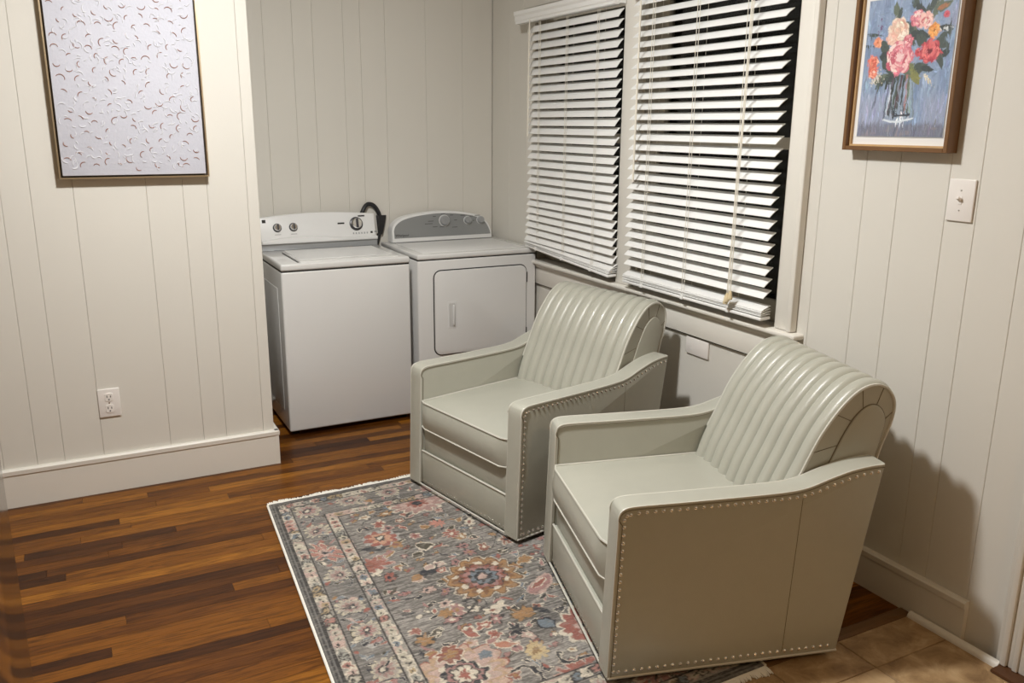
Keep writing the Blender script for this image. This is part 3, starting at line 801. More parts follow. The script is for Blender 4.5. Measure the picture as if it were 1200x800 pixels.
    for wx, wz, bw_ in ((-0.44, 1.062, 0.02), (-0.465, 1.035, 0.035), (-0.48, 1.020, 0.05), (-0.44, 1.000, 0.03), (-0.395, 0.998, 0.03), (-0.31, 0.993, 0.035), (-0.30, 1.035, 0.02), (-0.38, 1.076, 0.025), (-0.325, 1.066, 0.022),
                        (-0.25, 1.062, 0.03), (-0.19, 1.055, 0.02), (-0.178, 1.028, 0.012), (-0.15, 1.058, 0.035)):
        b = MB().box(-bw_/2, bw_/2, -0.0006, 0.0, -0.0015, 0.0015).build('label_strip', DARKK, R); b.location = onf(wx, wz, -0.0028); b.rotation_euler = (-tilt, 0, 0)
    lettering('Whirlpool', 0.0205, DARKK, R, onf(-0.700, 0.953, -0.004), (PI/2-tilt, 0, 0))
    for sx in (-1, 1):
        for yy in (0.05, D-0.05): MB().lathe([(0.020, 0.0), (0.022, 0.012), (0.009, 0.014), (0.009, 0.024)], 14, (sx*(h-0.04), yy, 0)).build('foot', BLACKM, R)
make_dryer()

# ------------------------------------------------------------------ fridge edge at far left
def make_fridge():
    R = empty('refrigerator', (-2.947, 0.905, 0), label='brushed stainless steel refrigerator at the left edge of the picture', cat='refrigerator')
    hx, hy = 0.40, 0.455
    MB().box(-hx, hx-0.075, -hy, hy, 0.02, 1.76, 0.006).build('cabinet', FRIDGESIDE, R)
    MB().box(hx-0.07, hx, -hy, -0.003, 0.62, 1.76, 0.003, 2).build('door', STEEL, R)
    MB().box(hx-0.07, hx, 0.003, hy, 0.62, 1.76, 0.003, 2).build('door', STEEL, R)
    MB().box(hx-0.07, hx, -hy, hy, 0.05, 0.612, 0.003, 2).build('freezer_drawer', STEEL, R)
    for yy in (-0.03, 0.03): MB().box(hx-0.004, hx+0.0006, yy-0.012, yy+0.012, 0.75, 1.25).build('pocket_handle', FRIDGESIDE, R)
    MB().box(hx-0.004, hx+0.0006, -0.2, 0.2, 0.575, 0.600).build('pocket_handle', FRIDGESIDE, R)
    for sx in (-1, 1):
        for sy in (-1, 1): MB().lathe([(0.02, 0.0), (0.02, 0.022)], 12, (sx*0.3, sy*0.38, 0)).build('foot', BLACKM, R)
make_fridge()

# ------------------------------------------------------------------ painting helpers (colour arrays on a grid)
def smoothstep(a, b, x): t = np.clip((x-a)/(b-a), 0, 1); return t*t*(3-2*t)
def vnoise(U, V, sx, sy, seed):
    """value noise on a lattice, wraps"""
    g = np.random.default_rng(seed).random((64, 64))
    a = U*sx; b = V*sy; i = np.floor(a).astype(int); j = np.floor(b).astype(int); fa = a-i; fb = b-j
    fa = fa*fa*(3-2*fa); fb = fb*fb*(3-2*fb)
    G = lambda p, q: g[p % 64, q % 64]
    return (G(i, j)*(1-fa)+G(i+1, j)*fa)*(1-fb)+(G(i, j+1)*(1-fa)+G(i+1, j+1)*fa)*fb
class Paint:
    def __init__(s, W, H, step, seed, warp=0.004, wf=70):
        s.W, s.H = W, H; s.nu = int(W/step)+1; s.nv = int(H/step)+1
        u = np.linspace(0, W, s.nu); v = np.linspace(0, H, s.nv); s.U, s.V = np.meshgrid(u, v, indexing='ij')
        s.u = s.U+warp*(vnoise(s.U, s.V, wf, wf, seed)-0.5)*2; s.v = s.V+warp*(vnoise(s.U, s.V, wf, wf, seed+1)-0.5)*2
        s.c = np.zeros((s.nu, s.nv, 3)); s.seed = seed
    def mix(s, m, col, sl=None):
        col = np.array(lin(col)); 
        if sl is None: s.c = s.c*(1-m[..., None])+col*m[..., None]
        else: s.c[sl] = s.c[sl]*(1-m[..., None])+col*m[..., None]
    def win(s, cu, cv, r):
        i0 = max(0, int((cu-r)/s.W*(s.nu-1))); i1 = min(s.nu, int((cu+r)/s.W*(s.nu-1))+2)
        j0 = max(0, int((cv-r)/s.H*(s.nv-1))); j1 = min(s.nv, int((cv+r)/s.H*(s.nv-1))+2)
        return (slice(i0, max(i0, i1)), slice(j0, max(j0, j1)))
    def rosette(s, cu, cv, r, n, depth, layers, phase=0.0, aspect=1.0, rot=0.0, soft=0.0025):
        """layers: (fraction of radius, petals, depth, colour)"""
        sl = s.win(cu, cv, r*1.5*max(aspect, 1)); a = s.u[sl]-cu; b = s.v[sl]-cv
        if a.size == 0: return
        ca, sa = math.cos(rot), math.sin(rot); x = (a*ca+b*sa)/aspect; y = -a*sa+b*ca
        R = np.hypot(x, y); th = np.arctan2(y, x)
        for fr, pn, dp, col in layers:
            rad = r*fr*(1+dp*np.abs(np.cos((pn/2)*th+phase))*1.0-dp*0.5)
            s.mix(1-smoothstep(rad-soft, rad+soft, R), col, sl)
    def leaf(s, cu, cv, L, Wd, rot, col, outline=None, bend=0.0):
        sl = s.win(cu, cv, L*1.3); a = s.u[sl]-cu; b = s.v[sl]-cv
        if a.size == 0: return
        ca, sa = math.cos(rot), math.sin(rot); x = (a*ca+b*sa)/(L/2); y = (-a*sa+b*ca)/(Wd/2)
        y = y-bend*(1-x*x)
        d = np.abs(y)-np.clip(1-x*x, 0, 1)*(1.0-0.35*x); d = np.where(np.abs(x) > 1, 2.0, d)
        if outline: s.mix((d < 0.35).astype(float)*(np.abs(x) < 1.0), outline, sl)
        s.mix(1-smoothstep(-0.15, 0.1, d), col, sl)
    def line(s, pts, w, col):
        for (x0, y0), (x1, y1) in zip(pts[:-1], pts[1:]):
            L = math.hypot(x1-x0, y1-y0); sl = s.win((x0+x1)/2, (y0+y1)/2, L/2+w*3)
            a = s.u[sl]-x0; b = s.v[sl]-y0
            if a.size == 0: continue
            t = np.clip((a*(x1-x0)+b*(y1-y0))/(L*L+1e-9), 0, 1)
            d = np.hypot(a-t*(x1-x0), b-t*(y1-y0)); s.mix(1-smoothstep(w*0.5, w*1.1, d), col, sl)
    def mesh(s, name, pos, material, parent=None):
        """pos(U, V) -> three arrays"""
        X, Y, Z = pos(s.U, s.V); co = np.stack([X, Y, Z], -1).reshape(-1, 3)
        nu, nv = s.nu, s.nv
        idx = np.arange(nu*nv).reshape(nu, nv)
        f = np.stack([idx[:-1, :-1], idx[1:, :-1], idx[1:, 1:], idx[:-1, 1:]], -1).reshape(-1, 4)
        me = bpy.data.meshes.new(name); me.vertices.add(len(co)); me.vertices.foreach_set('co', co.ravel().astype(np.float32))
        me.loops.add(f.size); me.loops.foreach_set('vertex_index', f.ravel().astype(np.int32))
        me.polygons.add(len(f)); me.polygons.foreach_set('loop_start', np.arange(0, f.size, 4, dtype=np.int32))
        me.update(calc_edges=True); me.validate()
        at = me.color_attributes.new('paint', 'FLOAT_COLOR', 'POINT')
        rgba = np.ones((nu*nv, 4), np.float32); rgba[:, :3] = np.clip(s.c, 0, 1).reshape(-1, 3)
        at.data.foreach_set('color', rgba.ravel())
        me.materials.append(material)
        o = bpy.data.objects.new(name, me); C.objects.link(o)
        if parent: o.parent = parent
        return o

# ------------------------------------------------------------------ rug
RO = Vector((-1.791, 3.482, 0)); EX = Vector((0.9997, 0.026, 0)); EY = Vector((-0.063, -0.998, 0))
RW, RL = 1.235, 1.855
CORAL = (168, 84, 66); BLUSH = (202, 166, 150); GOLDC = (172, 122, 56); CREAM = (222, 208, 182); NAVY = (40, 44, 54); OLIVE = (72, 66, 48)
DUSTY = (112, 128, 140); RUST = (150, 76, 52); PINK = (174, 118, 112); GREYL = (176, 172, 164); CHAR = (52, 50, 50)
def make_rug():
    R = empty('area_rug', (-1.25, 2.56, 0), label='grey floral oriental rug with white fringe under the armchairs', cat='rug')
    base = Vector((-1.25, 2.56, 0))
    p = Paint(RW, RL, 0.0028, 31, 0.006, 55)
    p.u += 0.009*(vnoise(p.U, p.V, 21, 21, 51)-0.5)*2; p.v += 0.009*(vnoise(p.U, p.V, 21, 21, 52)-0.5)*2
    p.u += 0.0028*(vnoise(p.U, p.V, 190, 230, 41)-0.5)*2; p.v += 0.0028*(vnoise(p.U, p.V, 190, 230, 42)-0.5)*2
    U, V = p.U, p.V
    # abrash field
    s1 = vnoise(U, V, 9, 130, 3); s2 = vnoise(U, V, 30, 330, 4); s3 = vnoise(U, V, 4, 6, 5)
    s4 = vnoise(U, V, 110, 210, 6); t = np.clip(0.20*s1+0.36*s2+0.22*s3+0.26*s4, 0, 1)
    A, B = np.array(lin((91, 86, 81))), np.array(lin((170, 163, 154)))
    p.c = A+(B-A)*smoothstep(0.22, 0.85, t)[..., None]
    R_ = random.Random(5)
    edge = np.minimum(np.minimum(p.u, RW-p.u), np.minimum(p.v, RL-p.v))   # distance from the rim
    bigs = [(0.632, 0.975, 0.128), (0.371, 1.461, 0.13), (0.70, 1.665, 0.10), (0.60, 0.29, 0.10), (0.90, 0.46, 0.11), (0.86, 1.42, 0.12), (0.367, 0.524, 0.06)]
    def clear(u, v, m=0.0): return all(math.hypot(u-a, v-b) > r+m for a, b, r in bigs)
    # vines
    for k in range(34):
        u, v, a = R_.uniform(0.27, 0.96), R_.uniform(0.27, 1.59), R_.uniform(0, 2*PI); pts = [(u, v)]
        for q in range(9):
            a += R_.uniform(-0.55, 0.75); u += 0.02*math.cos(a); v += 0.02*math.sin(a)
            if 0.262 < u < RW-0.262 and 0.262 < v < RL-0.262: pts.append((u, v))
        p.line(pts, 0.0022, R_.choice((CHAR, NAVY, OLIVE, (96, 92, 88))))
    # scattered small motifs in the field
    placed = []
    for k in range(1600):
        u, v = R_.uniform(0.285, RW-0.285), R_.uniform(0.275, RL-0.275)
        if not clear(u, v, 0.012) or any(math.hypot(u-a, v-b) < 0.050 for a, b in placed): continue
        placed.append((u, v)); c = R_.random(); rot = R_.uniform(0, PI)
        if c < 0.42:
            col = R_.choice((CORAL, PINK, GOLDC, CREAM, RUST, BLUSH, PINK)); r = R_.uniform(0.011, 0.022)
            p.rosette(u, v, r, 5, 0.5, [(1.22, 5, 0.6, R_.choice((CREAM, NAVY, CHAR, CREAM))), (1.0, R_.choice((5, 6)), 0.6, col), (0.42, 5, 0.2, R_.choice((CREAM, RUST, NAVY, GOLDC)))], rot, R_.uniform(0.8, 1.5), rot)
        elif c < 0.8:
            for q in range(R_.choice((2, 3))):
                p.leaf(u+R_.uniform(-0.02, 0.02), v+R_.uniform(-0.015, 0.015), R_.uniform(0.032, 0.06), R_.uniform(0.011, 0.02), rot+q*0.9, R_.choice((NAVY, OLIVE, CHAR, CORAL, PINK, GOLDC, DUSTY, NAVY)), R_.choice((CREAM, None, CREAM)), R_.uniform(-0.8, 0.8))
        else:
            for q in range(3):
                p.rosette(u+R_.uniform(-0.02, 0.02), v+R_.uniform(-0.015, 0.015), R_.uniform(0.006, 0.011), 5, 0.4, [(1.3, 5, 0.3, CHAR), (1, 5, 0.4, R_.choice((PINK, GOLDC, CREAM, CORAL)))], rot)
    # named motifs seen in the photograph
    p.rosette(0.632, 0.975, 0.118, 14, 0.16, [(1.16, 14, 0.16, CREAM), (1.11, 14, 0.2, (110, 70, 36)), (1.05, 14, 0.22, GOLDC), (0.86, 14, 0.3, (140, 90, 40)), (0.71, 12, 0.25, NAVY), (0.66, 12, 0.3, RUST), (0.56, 10, 0.3, PINK), (0.44, 9, 0.35, CHAR), (0.37, 8, 0.3, DUSTY), (0.25, 7, 0.4, NAVY), (0.13, 5, 0.2, BLUSH)])
    for k in range(9):
        a = 2*PI*k/9; p.rosette(0.632+0.098*math.cos(a), 0.975+0.098*math.sin(a), 0.0125, 4, 0.3, [(1, 4, 0.4, CREAM)], a)
    p.rosette(0.371, 1.461, 0.118, 12, 0.16, [(1.16, 16, 0.25, CORAL), (1.08, 16, 0.3, (206, 168, 142)), (0.95, 12, 0.4, (196, 158, 116)), (0.80, 12, 0.4, BLUSH), (0.60, 10, 0.3, CREAM), (0.54, 9, 0.35, NAVY), (0.42, 8, 0.35, PINK), (0.33, 8, 0.4, CHAR), (0.26, 8, 0.5, CREAM), (0.15, 6, 0.4, CORAL)])
    p.rosette(0.36, 1.353, 0.040, 7, 0.3, [(1.15, 7, 0.3, CREAM), (1.0, 7, 0.4, RUST), (0.5, 5, 0.6, GOLDC)])
    p.rosette(0.46, 1.40, 0.030, 6, 0.3, [(1.0, 7, 0.4, BLUSH), (0.5, 5, 0.4, DUSTY)])
    p.rosette(0.70, 1.665, 0.095, 16, 0.25, [(1.12, 18, 0.3, BLUSH), (1.0, 18, 0.35, CORAL), (0.6, 9, 0.3, RUST), (0.35, 7, 0.3, CREAM)])
    p.rosette(0.60, 0.29, 0.075, 14, 0.2, [(1.14, 14, 0.25, CREAM), (1.0, 14, 0.35, (178, 132, 122)), (0.66, 9, 0.4, BLUSH), (0.45, 9, 0.4, CORAL), (0.25, 7, 0.3, NAVY)], 0, 1.4)
    p.rosette(0.90, 0.46, 0.100, 14, 0.2, [(1.12, 14, 0.2, CREAM), (1.0, 14, 0.2, GOLDC), (0.6, 9, 0.3, CORAL), (0.35, 7, 0.3, NAVY)])
    p.rosette(0.86, 1.42, 0.105, 12, 0.2, [(1.12, 14, 0.2, CREAM), (1.0, 14, 0.2, CORAL), (0.6, 9, 0.3, BLUSH), (0.35, 7, 0.3, NAVY)])
    p.leaf(0.335, 0.585, 0.13, 0.034, 0.15, NAVY, None, 0.5); p.rosette(0.40, 0.59, 0.030, 7, 0.3, [(1, 7, 0.4, GOLDC), (0.5, 5, 0.4, RUST)])
    p.rosette(0.367, 0.520, 0.052, 8, 0.3, [(1.25, 9, 0.2, GREYL), (1.05, 8, 0.4, CORAL), (0.72, 7, 0.4, (210, 150, 110)), (0.42, 6, 0.3, NAVY), (0.28, 6, 0.3, CREAM)], 0.3, 1.15)
    p.rosette(0.275, 0.705, 0.040, 8, 0.5, [(1.15, 9, 0.6, BLUSH), (1.0, 9, 0.7, CORAL), (0.45, 6, 0.4, RUST)], 0, 1.5, 0.3)
    p.rosette(0.618, 0.505, 0.028, 8, 0.5, [(1.0, 8, 0.7, (206, 128, 104))]); p.rosette(0.636, 0.614, 0.027, 8, 0.5, [(1.15, 8, 0.5, CREAM), (1.0, 8, 0.7, CORAL), (0.35, 5, 0.3, CREAM)])
    p.leaf(0.513, 0.655, 0.075, 0.05, 0.5, OLIVE, CREAM, 0.4); p.leaf(0.470, 0.715, 0.055, 0.035, -0.6, OLIVE, CREAM, -0.4)
    p.leaf(0.46, 0.835, 0.12, 0.06, -0.55, NAVY, None, 0.5); p.leaf(0.478, 0.822, 0.05, 0.034, -0.7, BLUSH, CREAM)
    p.rosette(0.405, 0.87, 0.018, 5, 0.4, [(1, 5, 0.4, GOLDC)])
    p.leaf(0.80, 1.11, 0.15, 0.06, -0.75, PINK, BLUSH, 0.5); p.leaf(0.80, 1.11, 0.07, 0.03, -0.75, CORAL, CREAM, 0.3)
    p.line(smooth_path([(0.42, 1.15), (0.46, 1.165), (0.51, 1.155), (0.55, 1.125), (0.545, 1.095), (0.515, 1.095)], 4), 0.0065, CHAR); p.rosette(0.43, 1.135, 0.022, 6, 0.4, [(1, 6, 0.5, GOLDC)])
    p.leaf(0.605, 1.18, 0.06, 0.03, 0.3, CREAM); p.leaf(0.625, 1.165, 0.04, 0.022, -0.6, CREAM); p.rosette(0.668, 1.252, 0.028, 6, 0.6, [(1.15, 6, 0.6, OLIVE), (1, 6, 0.7, GOLDC)], 0.4, 1.3)
    p.rosette(0.62, 1.458, 0.038, 10, 0.4, [(1.0, 11, 0.4, (206, 178, 120)), (0.4, 8, 0.5, (160, 124, 70))]); p.rosette(0.611, 1.326, 0.028, 7, 0.8, [(1.15, 7, 0.8, CREAM), (1, 7, 0.9, NAVY)])
    p.line(smooth_path([(0.68, 1.50), (0.665, 1.535), (0.69, 1.56), (0.73, 1.56), (0.78, 1.575)], 5), 0.009, CREAM); p.line(smooth_path([(0.68, 1.50), (0.665, 1.535), (0.69, 1.56), (0.73, 1.56), (0.78, 1.575)], 5), 0.006, NAVY)
    p.line(smooth_path([(0.50, 1.52), (0.535, 1.51), (0.565, 1.53), (0.575, 1.58), (0.56, 1.62)], 5), 0.0095, CREAM); p.line(smooth_path([(0.50, 1.52), (0.535, 1.51), (0.565, 1.53), (0.575, 1.58), (0.56, 1.62)], 5), 0.0065, NAVY)
    p.leaf(0.463, 1.276, 0.07, 0.034, 0.9, CORAL, CREAM); p.leaf(0.545, 1.38, 0.08, 0.034, 0.4, (196, 120, 86), CREAM, 0.4); p.leaf(0.505, 1.35, 0.05, 0.026, -0.2, PINK, CREAM)
    p.leaf(0.715, 1.345, 0.08, 0.05, 1.1, DUSTY, NAVY); p.leaf(0.735, 1.27, 0.07, 0.028, 0.9, NAVY)
    # ---- borders: ground, motifs, guard stripes
    brd = edge < 0.258
    ground = A*1.0+(B-A)*0.6*smoothstep(0.2, 0.9, t)[..., None]
    p.c = np.where(brd[..., None], ground+0.02, p.c)
    # main border motifs on the centre line 0.143 from the rim
    def rim(dist, step, fn):
        n = int((RL-2*dist)/step)
        for k in range(n+1):
            vv = dist+(RL-2*dist)*k/max(1, n)
            for uu, sgn in ((dist, 0), (RW-dist, 1)): fn(uu, vv, k+sgn, PI/2)
        n = int((RW-2*dist)/step)
        for k in range(1, n):
            uu = dist+(RW-2*dist)*k/n
            for vv in (dist, RL-dist): fn(uu, vv, k, 0.0)
    R2 = random.Random(9)
    def filler(u, v, k, rot):
        for q in range(5):
            p.leaf(u+R2.uniform(-0.05, 0.05), v+R2.uniform(-0.05, 0.05), R2.uniform(0.025, 0.05), R2.uniform(0.008, 0.016), R2.uniform(0, PI), R2.choice((NAVY, CHAR, PINK, CORAL, GREYL, DUSTY, OLIVE, BLUSH)), R2.choice((None, GREYL)), R2.uniform(-1, 1))
        p.rosette(u+R2.uniform(-0.045, 0.045), v+R2.uniform(-0.045, 0.045), R2.uniform(0.007, 0.013), 5, 0.4, [(1, 5, 0.4, R2.choice((GOLDC, CORAL, CREAM, PINK)))])
    rim(0.143, 0.07, filler)
    def bloom(u, v, k, rot):
        u += R2.uniform(-0.014, 0.014); v += R2.uniform(-0.022, 0.022); r = R2.uniform(0.034, 0.046); ph_ = R2.uniform(0, 3)
        if R2.random() < 0.5:
            p.rosette(u, v, r, 11, 0.3, [(1.14, 12, 0.5, (206, 192, 160)), (0.95, 12, 0.4, (176, 164, 148)), (0.66, 9, 0.6, R2.choice((PINK, (170, 130, 120)))), (0.40, 7, 0.4, NAVY), (0.2, 5, 0.3, CREAM)], ph_, R2.uniform(0.9, 1.3), rot)
        else:
            c = R2.choice(((186, 116, 98), PINK, (176, 140, 128)))
            p.rosette(u, v, r*0.95, 8, 0.4, [(1.15, 9, 0.8, CREAM), (1.0, 9, 0.9, c), (0.5, 6, 0.6, BLUSH), (0.25, 5, 0.4, NAVY)], ph_, R2.uniform(1.2, 1.9), rot+R2.uniform(-0.7, 0.7))
        sc = [(u-0.04, v+0.055), (u-0.01, v+0.045), (u+0.03, v+0.06), (u+0.035, v+0.09), (u+0.005, v+0.085)]
        p.line(smooth_path(sc, 4), 0.0050, GREYL); p.line(smooth_path(sc, 4), 0.0030, NAVY)
        for q in range(3): p.leaf(u+R2.uniform(-0.05, 0.05), v+R2.uniform(-0.05, 0.05), R2.uniform(0.02, 0.04), R2.uniform(0.007, 0.014), R2.uniform(0, PI), R2.choice((NAVY, CHAR, OLIVE, DUSTY, CORAL)), R2.choice((None, CREAM)), R2.uniform(-1, 1))
    rim(0.143, 0.175, bloom)
    edge2 = np.minimum(np.minimum(U, RW-U), np.minimum(V, RL-V))+0.0015*(vnoise(U, V, 120, 120, 8)-0.5)
    def stripe(a, b, col, soft=0.0012): p.mix(smoothstep(a-soft, a+soft, edge2)*(1-smoothstep(b-soft, b+soft, edge2)), col)
    for a, b in ((0.034, 0.080), (0.206, 0.252)):
        stripe(a, b, (156, 150, 138))
        def guard(u, v, k, rot):
            col = R2.choice(((186, 120, 104), BLUSH, (190, 180, 158), (190, 180, 158), (160, 158, 146), DUSTY, (196, 186, 160), (178, 150, 100)))
            p.rosette(u, v, 0.0135, 4, 0.4, [(1.45, 5, 0.5, R2.choice((CREAM, CHAR, BLUSH))), (1.0, 5, 0.5, col), (0.35, 4, 0.3, CHAR)], R2.uniform(0, 3), 1.3, rot)
            p.leaf(u+R2.uniform(-0.008, 0.008)*0+0.017*math.cos(rot), v+0.017*math.sin(rot), 0.03, 0.006, rot+R2.choice((-0.9, 0.9)), R2.choice((CHAR, NAVY, OLIVE)))
        rim((a+b)/2, 0.036, guard)
        stripe(a-0.005, a+0.001, CHAR); stripe(b-0.001, b+0.005, CHAR)
    stripe(0.004, 0.028, (112, 110, 106)); stripe(0.011, 0.017, CHAR); stripe(0.024, 0.029, CHAR); stripe(-1, 0.004, (84, 82, 80))
    # weave speckle and streaks of the yarn
    sp = rng.normal(0, 0.10, p.c.shape[:2])+0.24*(vnoise(U, V, 60, 300, 12)-0.5)
    p.c *= (1+sp)[..., None]; p.c *= 0.86
    gray = p.c.mean(-1, keepdims=True); p.c = gray+(p.c-gray)*0.74
    fld = (A+(B-A)*smoothstep(0.22, 0.85, t)[..., None]); wv = 0.10+0.34*smoothstep(0.5, 0.8, vnoise(U, V, 90, 330, 19))[..., None]
    p.c = p.c*(1-wv)+fld*wv
    hh = 0.0105+0.0012*vnoise(U, V, 50, 160, 14)
    ed = np.minimum(np.minimum(U, RW-U), np.minimum(V, RL-V)); hh = np.where(ed < 0.004, 0.003+ed*1.8, hh)
    ox, oy = RO.x-base.x, RO.y-base.y
    p.mesh('pile', lambda u, v: (ox+EX.x*u+EY.x*v, oy+EX.y*u+EY.y*v, hh), RUGM, R)
    def pt(u, v, z): q = RO+EX*u+EY*v-base; return (q.x, q.y, z)
    for u in (-0.002, RW+0.002):
        MB().tube([pt(u, RL*k/30, 0.0055) for k in range(31)], 0.0052, 6).build('edge_binding', FRINGE, R)
    for v0, sg in ((0.0, -1), (RL, 1)):
        f = MB(); n = 300
        f.tube([pt(RW*k/40, v0+sg*0.004, 0.0045) for k in range(41)], 0.0046, 6)
        for k in range(n):
            u = RW*(k+0.5)/n; ln = 0.028+0.010*R_.random()+0.006*math.sin(k*0.13); du = R_.uniform(-0.006, 0.006)
            f.tube([pt(u, v0+sg*0.003, 0.005), pt(u+du*0.4, v0+sg*ln*0.6, 0.0042), pt(u+du, v0+sg*ln, 0.003)], [0.0040, 0.0038, 0.0022], 4)
        fo = f.build('fringe', FRINGE, R); fo['kind'] = 'stuff'
    return R
make_rug()

# ------------------------------------------------------------------ white abstract picture
def make_canvas():
    x0, x1, z0 = -2.439, -1.860, 1.380; z1 = z0+0.78
    R = empty('abstract_picture', ((x0+x1)/2, YL-0.0005, (z0+z1)/2), label='large white abstract canvas of small brown curves in thin gold frame', cat='picture')
    w, h = (x1-x0)/2, (z1-z0)/2; t = 0.006; dp = 0.040
    fr = MB()
    fr.box(-w, -w+t, -dp, 0, -h, h); fr.box(w-t, w, -dp, 0, -h, h); fr.box(-w+t, w-t, -dp, 0, -h, -h+t); fr.box(-w+t, w-t, -dp, 0, h-t, h)
    fr.build('frame', GOLD, R)
    MB().box(-w+t, w-t, -0.012, -0.001, -h+t, h-t).build('frame_backing', DARKF, R)
    g = 0.007
    yc = -0.036
    cv = MB().box(-w+t+g, w-t-g, yc, -0.012, -h+t+g, h-t-g, 0.003, 2).build('canvas', CANVAS, R)
    R_ = random.Random(21); W_, H_ = w-t-g-0.022, h-t-g-0.022
    def arc(mb, cx, cz, r, a0, a1, wd, rise):
        pts = []
        K = 7
        for k in range(K+1):
            a = a0+(a1-a0)*k/K; pts.append((cx+r*math.cos(a), yc-rise*0.4, cz+r*math.sin(a)))
        mb.tube(pts, [wd*(0.45+0.55*math.sin(PI*(k+0.6)/(K+1.2))) for k in range(K+1)], 5)
    br = MB(); wh = MB(); pos = []
    for k in range(4000):
        cx, cz = R_.uniform(-W_, W_), R_.uniform(-H_, H_)
        if any(math.hypot(cx-a, cz-b) < 0.040 for a, b in pos): continue
        pos.append((cx, cz)); a0 = R_.choice((R_.uniform(-0.3, 0.6), R_.uniform(2.6, 3.6), R_.uniform(1.2, 1.8))); 
        arc(br, cx, cz, R_.uniform(0.011, 0.017), a0, a0+R_.uniform(1.4, 2.9), 0.0019, 0.002)
        if len(pos) > 135: break
    for k in range(330):
        cx, cz = R_.uniform(-W_, W_), R_.uniform(-H_, H_); a0 = R_.uniform(0, 2*PI)
        arc(wh, cx, cz, R_.uniform(0.009, 0.018), a0, a0+R_.uniform(1.0, 2.4), 0.0024, 0.002)
    b = br.build('brush_strokes', STROKEB, cv); b['kind'] = 'stuff'; b['label'] = 'small brown curved strokes'
    b = wh.build('brush_strokes', STROKEW, cv); b['kind'] = 'stuff'; b['label'] = 'small raised white curved strokes'
make_canvas()

